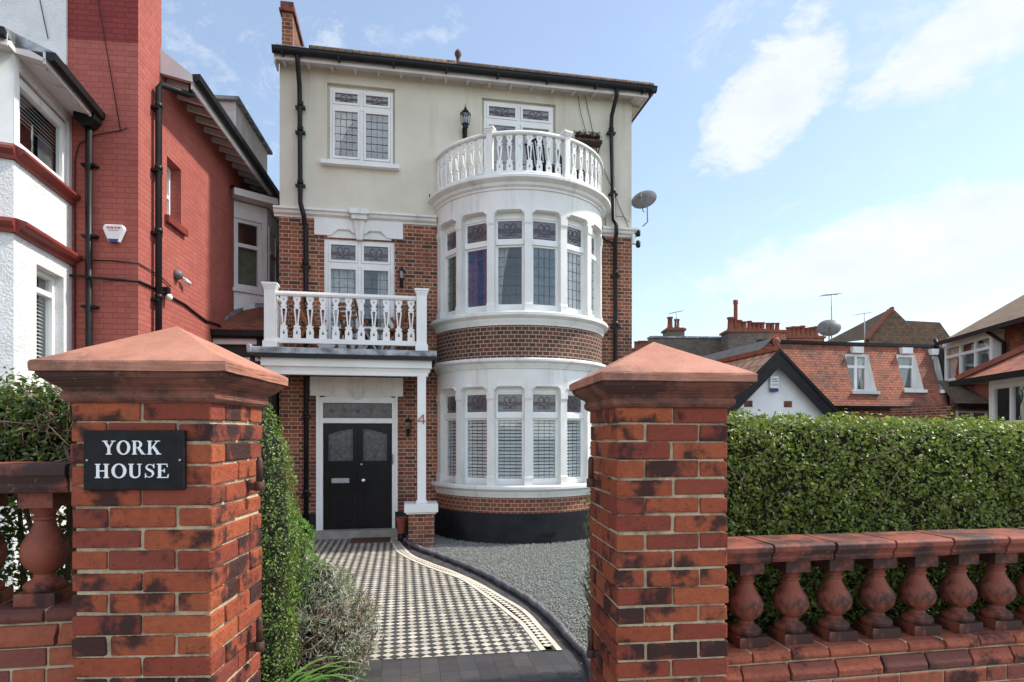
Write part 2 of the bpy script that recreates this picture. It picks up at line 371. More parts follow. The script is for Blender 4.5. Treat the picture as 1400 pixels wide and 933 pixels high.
M['lavender']=leaf_mat('lavender_leaf',[(0,(.18,.19,.13)),(.4,(.30,.31,.25)),(.75,(.42,.42,.37)),(1,(.19,.28,.09))],.2,.7)
M['strap']=leaf_mat('strap_leaf',[(0,(.10,.22,.045)),(1,(.18,.32,.08))],.3,.3)
M['herb']=leaf_mat('trailing_plant_leaf',[(0,(.10,.05,.05)),(.5,(.09,.12,.04)),(1,(.2,.1,.1))])
# =================================================================== MAIN HOUSE
HA=R_(10.3)
house=empty('villa',(-4.174,10.96,0),HA,'three storey red brick and cream villa with round bay, white balconies and black door','house')
W,D_,ZE=6.668,9.0,8.56
def wall_grid(mb,x0,x1,z0,z1,holes,y=0.0,rev=.12,mi=0,flip=False,axis='x',c=0.0):
    """front wall sheet with rectangular holes and reveals; facing -y"""
    xs=sorted({x0,x1,*[min(max(h[0],x0),x1) for h in holes],*[min(max(h[1],x0),x1) for h in holes]})
    zs=sorted({z0,z1,*[min(max(h[2],z0),z1) for h in holes],*[min(max(h[3],z0),z1) for h in holes]})
    for i in range(len(xs)-1):
        for j in range(len(zs)-1):
            a,b,c0,d=xs[i],xs[i+1],zs[j],zs[j+1]; mx,mz=(a+b)/2,(c0+d)/2
            if any(h[0]<mx<h[1] and h[2]<mz<h[3] for h in holes): continue
            mb.quad((a,y,c0),(b,y,c0),(b,y,d),(a,y,d),mi)
    for h in holes:
        a,b=h[0],h[1]; c0,d=max(h[2],z0),min(h[3],z1)
        if d<=c0: continue
        mb.quad((a,y,c0),(a,y,d),(a,y+rev,d),(a,y+rev,c0),mi)
        mb.quad((b,y,d),(b,y,c0),(b,y+rev,c0),(b,y+rev,d),mi)
        if h[3]<=z1: mb.quad((a,y,d),(b,y,d),(b,y+rev,d),(a,y+rev,d),mi)
        if h[2]>=z0: mb.quad((b,y,c0),(a,y,c0),(a,y+rev,c0),(b,y+rev,c0),mi)
H_up1=(.822,2.037,6.85,8.30); H_up2=(3.663,5.11,6.2,8.30)
H_mid=(.771,2.03,3.30,5.45); H_door=(.681,2.05,0.10,2.60)
H_b1=(3.05,5.80,1.0,2.9); H_b2=(3.05,5.80,4.0,5.75)
mb=MB()   # materials: 0 brick 1 cream 2 plinth 3 dark brick behind the bay
wall_grid(mb,0,W,.45,5.80,[H_mid,H_door,H_b1,H_b2],mi=0,rev=.2)
wall_grid(mb,0,W,5.80,ZE,[H_up1,H_up2],y=.02,mi=1,rev=.2)
mb.quad((W,0,.45),(W,D_,.45),(W,D_,5.8),(W,0,5.8),0); mb.quad((W,.02,5.8),(W,D_,5.8),(W,D_,ZE),(W,.02,ZE),1)
mb.quad((0,D_,.45),(0,0,.45),(0,0,5.8),(0,D_,5.8),0); mb.quad((.02,D_,5.8),(.02,.02,5.8),(.02,.02,ZE),(.02,D_,ZE),1)
mb.quad((W,D_,0),(0,D_,0),(0,D_,ZE),(W,D_,ZE),0)
mb.quad((0,.02,ZE),(W,.02,ZE),(W,D_,ZE),(0,D_,ZE),1)
mb.build('wall',[M['brick'],M['cream']],house)
mb=MB()
wall_grid(mb,-.015,W+.015,-.1,.45,[H_door],y=-.015,rev=.13,mi=0)
mb.box(W,W+.015,-.015,D_,-.1,.45); mb.box(-.015,0,-.015,D_,-.1,.45)
mb.quad((-.015,-.015,.45),(.681,-.015,.45),(.681,0.0,.45),(-.015,0,.45)); mb.quad((2.05,-.015,.45),(W+.015,-.015,.45),(W+.015,0,.45),(2.05,0,.45))
mb.build('plinth',M['plinth'],house)
mb=MB()
for h,(a,b,c,d),yy in ((H_up1,(.872,1.998,6.90,8.233),.10),(H_up2,(3.712,5.058,6.3,8.248),.08)):
    mb=MB(); mb.box(h[0]-.01,a,yy,.16,h[2],h[3]+.01); mb.box(b,h[1]+.01,yy,.16,h[2],h[3]+.01); mb.box(a,b,yy,.16,d,h[3]+.01); mb.build('window_reveal',M['cream'],house)
mb=MB(); mb.box(.76,.802,.03,.16,3.3,5.46); mb.box(1.998,2.04,.03,.16,3.3,5.46); mb.box(.802,1.998,.03,.16,5.438,5.46); mb.build('window_reveal',M['white'],house)
# string course
mb=MB()
SP=[(0,5.80),(.03,5.80),(.04,5.83),(.09,5.86),(.105,5.90),(.14,5.92),(.14,5.955),(.0,5.985)]
mb.sweep(SP,(-.09,0.03,0),(2.80,0.03,0)); mb.sweep(SP,(6.03,0.03,0),(W+.09,0.03,0))
mb.sweep(SP,(W-.03,0,0),(W-.03,D_,0)); mb.sweep(SP,(.03,D_,0),(.03,0,0))
mb.build('string_course',M['white_old'],house)
# lintels with keystone (stone, painted)
def lintel(x0,x1,z0,z1,op0,op1,parent,name,top):
    mb=MB(); c=(x0+x1)/2; zh=z1
    # slab with two stepped heads cut in its lower edge
    e=.10; mid=(op0+op1)/2
    L=[(x0,-.035,z0),(op0,-.035,z0),(op0+.06,-.035,z0+.005),(op0+.14,-.035,z0+e),(mid-.14,-.035,z0+e),(mid-.07,-.035,z0+.04),(mid+.07,-.035,z0+.04),
       (mid+.14,-.035,z0+e),(op1-.14,-.035,z0+e),(op1-.06,-.035,z0+.005),(op1,-.035,z0),(x1,-.035,z0),(x1,-.035,z1),(x0,-.035,z1)]
    mb.prism(L,(0,.15,0))
    mb.box(op0-.02,op1+.02,-.012,.05,z0-.03,z1)
    # keystone
    k=[(mid-.055,-.075,z0-.06),(mid+.055,-.075,z0-.06),(mid+.10,-.075,z1),(mid-.10,-.075,z1)]
    mb.prism(k,(0,.07,0)); 
    if top: mb.box(mid-.17,mid+.17,-.17,0,z1+.085,z1+.18); mb.box(mid-.14,mid+.14,-.13,0,z1,z1+.085)
    # little label moulds over the heads
    for a,b in ((op0+.10,mid-.11),(mid+.11,op1-.10)):
        mb.prism([(a,-.055,z0+e-.055),(a+.07,-.055,z0+e+.015),(b-.07,-.055,z0+e+.015),(b,-.055,z0+e-.055),(b,-.055,z0+e-.025),(b-.055,-.055,z0+e+.045),(a+.055,-.055,z0+e+.045),(a,-.055,z0+e-.025)],(0,.03,0))
    mb.build(name,M['white_old'],parent)
lintel(.605,2.184,5.50,5.80,.85,1.95,house,'lintel',True)
lintel(.529,2.184,2.585,2.93,.80,1.95,house,'lintel',False)

# --------------------------------------------------- windows
def tulip(mb,cx,cz,w,h,y,r=.006):
    """art nouveau lead pattern: a heart-shaped tulip, curled stems and a band"""
    def P(pts): mb.tube([(cx+a*w,y,cz+b*h) for a,b in pts],r,5)
    for s in(-1,1):
        P([(0,-.30),(s*.10,-.12),(s*.22,.06),(s*.25,.22),(s*.18,.34),(s*.08,.33),(s*.03,.22),(s*.03,.05),(0,-.05)])
        P([(s*.48,-.06),(s*.30,-.05),(s*.20,-.12),(s*.14,-.26),(s*.20,-.36),(s*.28,-.32),(s*.26,-.24)])
    P([(-.12,-.38),(0,-.30),(.12,-.38)])
def flower_glass(name,x0,x1,z0,z1,y,parent):
    """one stained light: pane (own material) + lead"""
    g=MB(); g.box(x0,x1,y+.004,y+.010,z0,z1,0)
    w,h,cx,cz=x1-x0,z1-z0,(x0+x1)/2,(z0+z1)/2
    g.box(x0,x1,y,y+.004,cz-.16*h,cz+.02*h,1)
    for s in(-1,1):
        g.prism([(cx+s*w*.04,y-.001,cz-.1*h),(cx+s*w*.20,y-.001,cz+.1*h),(cx+s*w*.2,y-.001,cz+.28*h),(cx+s*w*.06,y-.001,cz+.28*h)],(0,.003,0),0)
    p=g.build('stained_pane',[M['mauve'],M['amber']],parent)
    l=MB(); tulip(l,cx,cz,w,h,y-.002); 
    l.box(x0,x1,y-.004,y+.001,cz-.17*h,cz-.15*h); l.box(x0,x1,y-.004,y+.001,cz+.02*h,cz+.04*h)
    l.build('leading',M['came'],parent)
def lead_grid(mb,x0,x1,z0,z1,y,nx,nz,t=.009):
    for i in range(1,nx): x=x0+(x1-x0)*i/nx; mb.box(x-t/2,x+t/2,y-.003,y+.003,z0,z1)
    for j in range(1,nz): z=z0+(z1-z0)*j/nz; mb.box(x0,x1,y-.0025,y+.0035,z-t/2,z+t/2)
def drape(mb,x0,x1,z0,z1,y,side,pull=.45,n=24):
    """tied-back curtain: pleated sheet swept to one side (side=-1 left, +1 right, 0 hanging straight)"""
    vs=[];rows=10
    for j in range(rows+1):
        t=j/rows; z=z1+(z0-z1)*t
        if side: 
            k=1-(1-pull)*math.sin(t*math.pi/2)**.8
        else: k=1
        for i in range(n+1):
            s=i/n; x=x0+(x1-x0)*s*k if side<=0 else x1-(x1-x0)*s*k
            vs.append((x,y+.02*math.sin(s*26),z))
    fs=[(j*(n+1)+i,j*(n+1)+i+1,(j+1)*(n+1)+i+1,(j+1)*(n+1)+i) for j in range(rows) for i in range(n)]
    mb.add(vs,fs,0,True)
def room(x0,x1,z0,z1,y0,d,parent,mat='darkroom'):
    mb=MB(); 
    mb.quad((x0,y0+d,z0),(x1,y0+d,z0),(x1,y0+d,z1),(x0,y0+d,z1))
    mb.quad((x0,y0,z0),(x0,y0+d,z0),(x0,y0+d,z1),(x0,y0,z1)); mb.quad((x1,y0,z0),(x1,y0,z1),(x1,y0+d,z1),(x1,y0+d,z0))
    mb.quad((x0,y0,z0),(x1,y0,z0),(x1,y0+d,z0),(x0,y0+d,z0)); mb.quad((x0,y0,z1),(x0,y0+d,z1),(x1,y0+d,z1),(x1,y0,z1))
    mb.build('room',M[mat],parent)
def ring(mb,x0,x1,z0,z1,t,y0,y1,tb=None):
    tb=tb or t
    mb.box(x0,x0+t,y0,y1,z0,z1); mb.box(x1-t,x1,y0,y1,z0,z1); mb.box(x0+t,x1-t,y0,y1,z1-t,z1); mb.box(x0+t,x1-t,y0,y1,z0,z0+tb)
def casement(x0,x1,z0,z1,ztr,y,curt=None,name='window',nx=4,nz=6,top=True,sill=None,tr=.08,mull=.06,room_d=.8):
    """two-light window with stained top lights"""
    f=MB(); t=.045
    ring(f,x0,x1,z0,z1,t,y-.03,y+.06); f.box(x0+t,x1-t,y-.035,y+.055,ztr-tr/2,ztr+tr/2)
    mx=(x0+x1)/2; f.box(mx-mull/2,mx+mull/2,y-.028,y+.058,z0+t,ztr-tr/2); f.box(mx-mull/2,mx+mull/2,y-.028,y+.058,ztr+tr/2,z1-t)
    w=f.build(name,M['white'],house)
    s=MB()
    cells=[(x0+t,mx-mull/2),(mx+mull/2,x1-t)]
    for a,b in cells:
        ring(s,a+.004,b-.004,z0+t+.004,ztr-tr/2-.004,.038,y-.045,y+.0)
        ring(s,a+.004,b-.004,ztr+tr/2+.004,z1-t-.004,.04,y-.045,y+.0)
    s.build('sash',M['white'],w)
    g=MB(); l=MB()
    for k,(a,b) in enumerate(cells):
        zz0,zz1=z0+t+.042,ztr-tr/2-.042
        g.box(a+.04,b-.04,y-.018,y-.012,zz0,zz1); lead_grid(l,a+.042,b-.042,zz0,zz1,y-.024,nx,nz)
        flower_glass('top',a+.044,b-.044,ztr+tr/2+.044,z1-t-.044,y-.02,w)
    g.build('pane',M['glass'],w); l.build('leading',M['came'],w)
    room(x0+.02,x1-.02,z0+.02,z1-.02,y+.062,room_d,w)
    return w
# top floor left
w=casement(.87,2.0,6.90,8.235,7.895,.09,sill=True)
c=MB(); drape(c,.93,1.44,6.97,7.9,.20,-1,.12); c.build('curtain',M['curtain'],w)
c=MB(); c.box(1.47,1.95,.19,.2,6.95,7.9); c.build('blind',M['curtain_grey'],w)
mb=MB(); mb.box(.72,2.117,-.11,.12,6.775,6.85); mb.build('window_sill',M['white'],house)
# first floor french window
w=casement(.80,2.0,3.32,5.44,4.99,.06,nx=3,nz=9)
c=MB(); drape(c,.87,1.30,3.4,4.95,.17,0); drape(c,1.72,1.95,3.4,4.95,.17,0); c.build('curtain',M['curtain'],w)
# top floor balcony doors
w=casement(3.71,5.06,6.32,8.25,7.89,.07,nx=1,nz=2)
c=MB(); drape(c,4.45,4.98,6.4,7.85,.20,1,.25); c.build('curtain',M['curtain'],w)

# front door --------------------------------------------------
f=MB(); f.box(.70,.755,-.04,.10,.15,2.56); f.box(1.985,2.04,-.04,.10,.15,2.56); f.box(.755,1.985,-.04,.10,2.09,2.18); f.box(.755,1.985,-.04,.10,2.46,2.56)
f.box(.64,.70,-.06,.0,.15,2.585); f.box(2.04,2.085,-.06,.0,.46,2.585)
df=f.build('door_frame',M['white'],house)
g=MB(); g.box(.755,1.985,.03,.036,2.18,2.46); g.build('fanlight',M['petal'],df)
g=MB()
for k in range(5):
    cx=.9+.235*k; g.lathe([(.035,-.003),(.035,.003)],(cx,.024,2.31+.02*(k%2)),12,axis='y')
g.build('leading',M['came'],df)
def leaf(x0,x1,arch_high_right):
    mb=MB(); y0,y1=.015,.06; gz0,gz1=1.40,1.98
    a,b=x0+.09,x1-.09
    # slab with glazed opening whose head slopes as one curve across both leaves
    n=8; top=[]
    for i in range(n+1):
        s=i/n; q=s if arch_high_right else 1-s
        top.append((a+(b-a)*s, gz1-.10*(1-math.sin(q*math.pi/2))))
    mb.box(x0,a,y0,y1,.152,2.088); mb.box(b,x1,y0,y1,.152,2.088); mb.box(a,b,y0,y1,.152,gz0)
    for i in range(n):
        (xa,za),(xb,zb)=top[i],top[i+1]
        mb.prism([(xa,y0,za),(xb,y0,zb),(xb,y0,2.088),(xa,y0,2.088)],(0,y1-y0,0))
    for (z0,z1) in ((.30,.68),(.78,1.0),(1.07,1.30)) : 
        pass
    ring(mb,a-.005,b+.005,.30,1.02,.022,y0-.010,y0+.001)
    l=mb.build('door_leaf',M['door'],df)
    mbg=MB(); mbg.prism([(a,.035,gz0),(b,.035,gz0)]+[(x,.035,z) for x,z in reversed(top)],(0,.006,0)); mbg.build('pane',M['petal'],l)
    e=MB(); cx=(a+b)/2
    e.tube([(a+.03,.03,gz0+.02),(a+.03,.03,top[0][1]-.03)]+[(x,.03,z-.03) for x,z in top[1:-1]]+[(b-.03,.03,top[-1][1]-.03),(b-.03,.03,gz0+.02)],.004,5)
    def blob(px,pz,rx,rz): e.prism([(px+rx*math.cos(t*math.pi/5),.028,pz+rz*math.sin(t*math.pi/5)) for t in range(10)],(0,.006,0))
    blob(cx-.11,gz1-.17,.035,.04); blob(cx+.11,gz1-.17,.035,.04); blob(cx,gz1-.24,.045,.03)
    blob(cx,gz0+.19,.028,.075); blob(cx-.10,gz0+.20,.07,.014); blob(cx+.10,gz0+.20,.07,.014)
    blob(cx-.09,gz0+.045,.075,.024); blob(cx+.09,gz0+.045,.075,.024)
    for s in(-1,1): e.tube([(cx,.03,gz0+.06),(cx+s*.05,.03,gz0+.16),(cx+s*.15,.03,gz0+.22),(cx+s*.19,.03,gz0+.30)],.005,5)
    e.build('leading',M['came'],l)
    return l
l1=leaf(.757,1.368,True); l2=leaf(1.372,1.983,False)
mb=MB(); mb.box(.90,1.215,.0,.014,.995,1.085); mb.box(.93,1.185,-.004,.002,1.015,1.065); mb.build('letterbox',M['metal'],l1,bevel=.003)
mb=MB(); mb.lathe([(.02,0),(.022,-.015),(.015,-.03),(.03,-.045),(.045,-.06),(.045,-.075),(.03,-.09),(.005,-.095)],(0,0,0),20,axis='y'); 
mb.v=[(x,-abs(y),z) for x,y,z in mb.v]; mb.build('door_knob',M['chrome'],l2,loc=(1.468,.014,1.04))
mb=MB(); mb.lathe([(.022,0),(.022,.012),(.012,.016)],(0,0,0),16,axis='y'); mb.v=[(x,-abs(y),z) for x,y,z in mb.v]; mb.build('lock',M['chrome'],l2,loc=(1.43,.014,1.33))
mb=MB(); mb.box(1.988,2.004,-.055,-.04,1.33,1.53); mb.tube([(1.996,-.06,1.35),(1.996,-.10,1.37),(1.996,-.10,1.49),(1.996,-.06,1.51)],.008,6); mb.build('door_bell',M['metal'],df)
mb=MB(); mb.box(.60,2.12,-.22,.3,-.02,.15); mb.build('threshold',M['concrete'],house,bevel=.008)
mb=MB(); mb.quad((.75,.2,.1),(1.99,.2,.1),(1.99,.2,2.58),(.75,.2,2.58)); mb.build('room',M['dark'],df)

# --------------------------------------------------- the round bay
BC=(4.423,.35); BR=1.65; LA=[-62,-39,-16,7,30,53]
bay=empty('bay_window',(BC[0],BC[1],0),0,parent=house)
C0=(0,0)
def cornice(z0,z1,out,name,a=83,parent=bay,steps=3,base=BR):
    h=z1-z0; p=[(base-.06,z0)]
    if steps>0:
        p+=[(base+.015,z0),(base+.02,z0+.16*h),(base+out*.35,z0+.28*h),(base+out*.45,z0+.48*h),(base+out*.85,z0+.62*h),(base+out,z0+.70*h),(base+out,z0+.90*h),(base+out*.85,z1)]
    p+=[(base-.06,z1)]
    mb=MB(); mb.arc(p,C0,-a,a,64); return mb.build(name,M['white_old'],parent,sharp=35)
mb=MB(); mb.arc([(BR-.15,-.1),(BR+.025,-.1),(BR+.025,.53),(BR-.15,.53)],C0,-80,80,48); mb.build('plinth',M['plinth'],bay,sharp=40)
mb=MB(); mb.box(.10,.34,-BR-.032,-BR+.02,.135,.205); mb.build('air_vent',M['black'],bay)
mb=MB(); mb.arc([(BR-.15,.53),(BR,.53),(BR,.80),(BR-.15,.80)],C0,-80,80,48); mb.build('lower_brickwork',M['brick_bay'],bay,sharp=40)
cornice(.80,1.01,.11,'sill_cornice')
mb=MB(); mb.arc([(BR-.15,3.17),(BR,3.17),(BR,3.78),(BR-.15,3.78)],C0,-80,80,48); mb.build('upper_brickwork',M['brick_dark'],bay,sharp=40)
cornice(3.02,3.19,.11,'middle_cornice'); cornice(3.76,3.985,.12,'sill_cornice'); cornice(6.08,6.30,.17,'crown_cornice')
mb=MB(); mb.arc([(.05,6.285),(BR+.10,6.285),(BR+.10,6.315),(.05,6.315)],C0,-90,90,48); mb.build('balcony_floor',M['lead'],bay,sharp=40)
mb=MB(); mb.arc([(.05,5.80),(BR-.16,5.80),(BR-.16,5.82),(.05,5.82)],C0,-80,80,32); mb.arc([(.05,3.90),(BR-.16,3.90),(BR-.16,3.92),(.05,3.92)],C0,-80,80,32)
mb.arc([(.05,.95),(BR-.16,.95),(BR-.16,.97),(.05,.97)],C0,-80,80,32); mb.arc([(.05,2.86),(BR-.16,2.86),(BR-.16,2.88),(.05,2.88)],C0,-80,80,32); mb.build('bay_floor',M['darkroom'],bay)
def pt(a,r): return (r*math.sin(R_(a)),-r*math.cos(R_(a)))
def storey(zs,zspr,ztop,zc,upper):
    # frieze / lintel shell with shouldered heads
    mb=MB(); br=[-80]
    for a in LA: br+=[a-11.5,a-9.2,a-7.2,a-7.0,a,a+7.0,a+7.2,a+9.2]
    br+=[64.5,72,80]
    def low(t):
        for a in LA:
            d=abs(t-a)
            if d<9.2001:
                if d<7.1: return ztop
                return zspr+(ztop-zspr)*(9.2-d)/2.0
        return zspr
    ro,ri=BR-.005,BR-.17
    for t0,t1 in zip(br[:-1],br[1:]):
        m=(t0+t1)/2; z0,z1=low(t0+1e-3),low(t1-1e-3)
        k=max(1,int((t1-t0)/3))
        for q in range(k):
            s0,s1=t0+(t1-t0)*q/k,t0+(t1-t0)*(q+1)/k
            za,zb=z0+(z1-z0)*q/k,z0+(z1-z0)*(q+1)/k
            A,B=pt(s0,ro),pt(s1,ro);C,E=pt(s0,ri),pt(s1,ri)
            mb.quad((*A,za),(*B,zb),(*B,zc),(*A,zc)); mb.quad((*A,za),(*C,za),(*E,zb),(*B,zb)); mb.quad((*E,zb),(*C,za),(*C,zc),(*E,zc))
    mb.build('frieze',M['white_old'],bay)
    # hood moulds that follow the heads
    for a in LA:
        hm=MB()
        pts=[(a-9.0,zspr+.035),(a-7.0,ztop+.022),(a+7.0,ztop+.022),(a+9.0,zspr+.035)]
        path=[]
        for (t0,z0),(t1,z1) in zip(pts[:-1],pts[1:]):
            for q in range(4): path.append((*pt(t0+(t1-t0)*q/4,BR+.004),z0+(z1-z0)*q/4))
        path.append((*pt(pts[-1][0],BR+.004),pts[-1][1]))
        for p,q in zip(path[:-1],path[1:]): hm.bar(p,q,.03,.02)
        hm.build('hood_mould',M['white_old'],bay)
    # mullion piers
    angs=[LA[0]-11.5]+[a+11.5 for a in LA]
    for i,a in enumerate(angs):
        w0,w1=a-2.3,a+2.3
        if i==0: w0=-80
        if i==len(angs)-1: w1=80
        p=MB(); p.arc([(BR-.17,zs),(BR-.005,zs),(BR-.005,zspr+.002),(BR-.17,zspr+.002)],C0,w0,w1,max(2,int((w1-w0)/3)),smooth=False)
        p.arc([(BR-.17,zs+.0),(BR+.012,zs),(BR+.012,zs+.14),(BR-.0,zs+.17),(BR-.17,zs+.17)],C0,w0-.15,w1+.15,max(2,int((w1-w0)/3)),smooth=False)
        p.arc([(BR-.17,zspr-.16),(BR+.0,zspr-.16),(BR+.012,zspr-.13),(BR+.012,zspr-.02),(BR-.17,zspr-.02)],C0,w0-.15,w1+.15,max(2,int((w1-w0)/3)),smooth=False)
        p.build('mullion',M['white_old'],bay)
    # window units (flat, on chords)
    rg=BR-.10; hw=rg*math.sin(R_(9.35)); dist=rg*math.cos(R_(9.35))
    if upper: g0,g1,s0,s1=4.145,5.12,5.29,5.585
    else: g0,g1,s0,s1=1.125,2.13,2.29,2.58
    for i,a in enumerate(LA):
        p=pt(a,dist)
        o=empty('window_light',(p[0],p[1],0),R_(a),parent=bay)
        f=MB(); t=.03; gw=hw-.012
        f.box(-hw,-gw,-.0,.07,zs,ztop); f.box(gw,hw,0,.07,zs,ztop)
        f.box(-gw,gw,0,.07,zs,g0-.04); f.box(-gw,gw,0,.07,s1+.03,ztop+.02); f.box(-gw,gw,-.02,.07,(g1+s0)/2-.04,(g1+s0)/2+.04)
        ring(f,-gw,gw,g0-.04,(g1+s0)/2-.04,.035,.015,.055); ring(f,-gw,gw,(g1+s0)/2+.04,s1+.03,.03,.015,.055)
        fr=f.build('frame',M['white'],o)
        g=MB(); g.box(-gw+.034,gw-.034,.03,.036,g0,g1); g.build('pane',M['glass'],o)
        l=MB(); lead_grid(l,-gw+.034,gw-.034,g0,g1,.026,4,6,.008 if upper else .005); l.build('leading',M['came'],o)
        x0,x1=-gw+.03,gw-.03
        q=MB(); q.box(x0,x1,.03,.036,s0,s1,0); w_,h_,cz=x1-x0,s1-s0,(s0+s1)/2
        q.box(x0,x1,.026,.03,cz-.16*h_,cz+.02*h_,1)
        q.build('stained_pane',[M['mauve'],M['amber']],o)
        l=MB(); tulip(l,0,cz,w_,h_,.024,.0065); l.box(x0,x1,.02,.027,cz-.18*h_,cz-.15*h_); l.box(x0,x1,.02,.027,cz+.02*h_,cz+.05*h_); l.build('leading',M['came'],o)
        c=MB()
        if not upper:
            nsl=17
            for k in range(nsl):
                z=g0+.02+(g1-g0-.04)*k/(nsl-1)
                c.obox((0,.072,z),(1,0,0),(0,math.cos(.95),math.sin(.95)),(0,-math.sin(.95),math.cos(.95)),gw+.0,.026,.004)
            c.box(-.012,.012,.078,.088,g0,g1) if False else None
            c.box(-gw-.03,-gw+.035,.085,.15,g0-.04,g1+.04); c.box(gw-.035,gw+.03,.085,.15,g0-.04,g1+.04)
            c.build('shutter',M['blind'],o)
        elif i in(1,3,4,0,5):
            c.box(-gw,gw,.058,.062,zs+.02,g1+.03)
            c.build('blind',M[{0:'curtain_olive',1:'sky_reflection',3:'curtain_grey',4:'curtain',5:'curtain'}[i]],o)  # the blue sheet paints a sky reflection, the other sheets are blinds
        else:
            drape(c,-hw,-.02,zs,g1+.05,.14,-1,.35); c.build('curtain',M['curtain'],o)
storey(1.0,2.635,2.70,3.04,False)
storey(3.98,5.655,5.72,6.10,True)
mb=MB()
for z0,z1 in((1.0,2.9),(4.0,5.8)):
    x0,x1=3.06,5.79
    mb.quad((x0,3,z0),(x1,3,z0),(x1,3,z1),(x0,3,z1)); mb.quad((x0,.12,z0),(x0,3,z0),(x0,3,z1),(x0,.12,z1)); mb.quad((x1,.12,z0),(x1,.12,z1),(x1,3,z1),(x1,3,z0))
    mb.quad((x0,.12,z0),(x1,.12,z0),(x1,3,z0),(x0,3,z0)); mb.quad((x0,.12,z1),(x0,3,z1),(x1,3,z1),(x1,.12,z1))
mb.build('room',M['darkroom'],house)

# --------------------------------------------------- balconies
def baluster_mesh(h,hw=.058,t=.022):
    """flat fretwork baluster: outline and piercing given by slices"""
    S=[(0,1,0),(.10,1,0),(.105,1,.34),(.20,1,.02),(.215,.97,0),(.235,.72,0),(.25,.72,0),(.27,.95,0),(.295,.95,0),(.31,.50,0),(.345,.42,.0),(.36,.44,.10),
       (.50,.60,.20),(.62,.76,.36),(.69,.86,.46),(.70,.86,0),(.715,.72,0),(.73,.55,0),(.745,.55,0),(.76,.85,0),(.785,.85,0),(.80,.5,0),(.82,.5,.0),(.86,.70,.0),(.885,.85,.02),(.93,1,.30),(.935,1,0),(1,1,0)]
    mb=MB()
    for (a,wa,ha),(b,wb,hb) in zip(S[:-1],S[1:]):
        for s in(-1,1):
            pts=[(s*ha*hw,-t/2,a*h),(s*wa*hw,-t/2,a*h),(s*wb*hw,-t/2,b*h),(s*hb*hw,-t/2,b*h)]
            if s<0: pts.reverse()
            mb.prism(pts,(0,t,0))
    return mb.mesh('baluster',M['white'])
def post(mb,x,y,z0,z1,w=.085,cap=True):
    mb.box(x-w,x+w,y-w,y+w,z0,z1)
    mb.box(x-w-.02,x+w+.02,y-w-.02,y+w+.02,z0,z0+.11)
    if cap:
        a=w+.035
        for k,(i,zz0,zz1) in enumerate(((w+.008,z1-.10,z1-.07),(w+.02,z1-.07,z1-.035),(a,z1-.035,z1))): mb.box(x-i,x+i,y-i,y+i,zz0,zz1)
        mb.add([(x-a,y-a,z1),(x+a,y-a,z1),(x+a,y+a,z1),(x-a,y+a,z1),(x,y,z1+.02)],[(0,1,4),(1,2,4),(2,3,4),(3,0,4)])
# porch canopy and first-floor balcony
porch=empty('porch',(0,0,0),0,parent=house)
mb=MB(); mb.box(-.24,2.72,-1.20,0,3.20,3.27); mb.box(-.26,2.74,-1.22,-1.16,3.19,3.29); mb.box(-.27,-.20,-1.22,0,3.19,3.33); mb.build('roof_sheet',M['lead'],porch,bevel=.012,jit=.006)
mb=MB(); mb.box(-.16,2.70,-1.21,-1.17,3.13,3.192); mb.box(2.70,2.735,-1.21,0,3.13,3.192); mb.tube([(-.2,-1.13,3.15),(-.2,-1.13,2.95),(-.02,-.7,2.72),(-.02,-.04,2.66)],.04,8); mb.build('gutter',M['black'],porch)
mb=MB(); mb.box(-.08,2.66,-1.12,-1.085,3.0,3.13); mb.box(2.62,2.66,-1.085,0,3.0,3.13); mb.box(-.08,-.04,-1.085,0,3.0,3.13)
mb.box(.0,2.60,-1.06,-.94,2.87,3.0); mb.box(2.45,2.60,-.94,0,2.87,3.0); mb.box(.0,.12,-.94,0,2.87,3.0)
mb.prism([(-.03,-1.08,3.0),(2.63,-1.08,3.0),(2.63,-1.06,2.93),(-.03,-1.06,2.93)],(0,.03,0))
mb.box(-.04,2.62,-.94,0.0,3.06,3.19); mb.build('fascia_beam',M['white'],porch)
mb=MB(); mb.box(2.42,2.565,-1.06,-.92,.72,2.87); mb.box(2.40,2.585,-1.08,-.90,.72,.76); mb.build('column',M['white'],porch,bevel=.004)
mb=MB(); mb.box(2.20,2.76,-1.24,-.72,.58,.72); mb.box(2.23,2.73,-1.21,-.75,.55,.58); mb.build('pier_cap',M['white'],porch,bevel=.006)
mb=MB(); mb.box(2.27,2.70,-1.17,-.79,-.1,.55); mb.build('brick_pier',M['wall_small'] if 'wall_small' in M else M['brick'],porch)
bal=empty('balcony',(0,0,0),0,parent=house)
mb=MB(); post(mb,.06,-1.05,3.29,4.34); mb.build('post',M['white'],bal)
mb=MB(); post(mb,2.49,-1.05,3.29,4.34); mb.build('post',M['white'],bal)
mb=MB(); post(mb,2.52,-.10,3.29,4.0,.05); mb.build('post',M['white'],bal)
mb=MB(); mb.sweep([(-.035,4.15),(.035,4.15),(.05,4.18),(.04,4.215),(0,4.23),(-.04,4.215),(-.05,4.18)],(.15,-1.05,0),(2.40,-1.05,0))
mb.sweep([(-.035,4.15),(.035,4.15),(.05,4.18),(.04,4.215),(0,4.23),(-.04,4.215),(-.05,4.18)],(.06,-.965,0),(.06,0,0))
mb.sweep([(-.035,4.15),(.035,4.15),(.05,4.18),(.04,4.215),(0,4.23),(-.04,4.215),(-.05,4.18)],(2.52,-.965,0),(2.52,0,0)); mb.build('handrail',M['white'],bal)
mb=MB(); mb.box(.14,2.41,-1.085,-1.02,3.38,3.46); mb.box(.03,.09,-.965,0,3.38,3.46); mb.box(2.49,2.55,-.965,-.0,3.38,3.46); mb.build('bottom_rail',M['white'],bal)
me=baluster_mesh(.69)
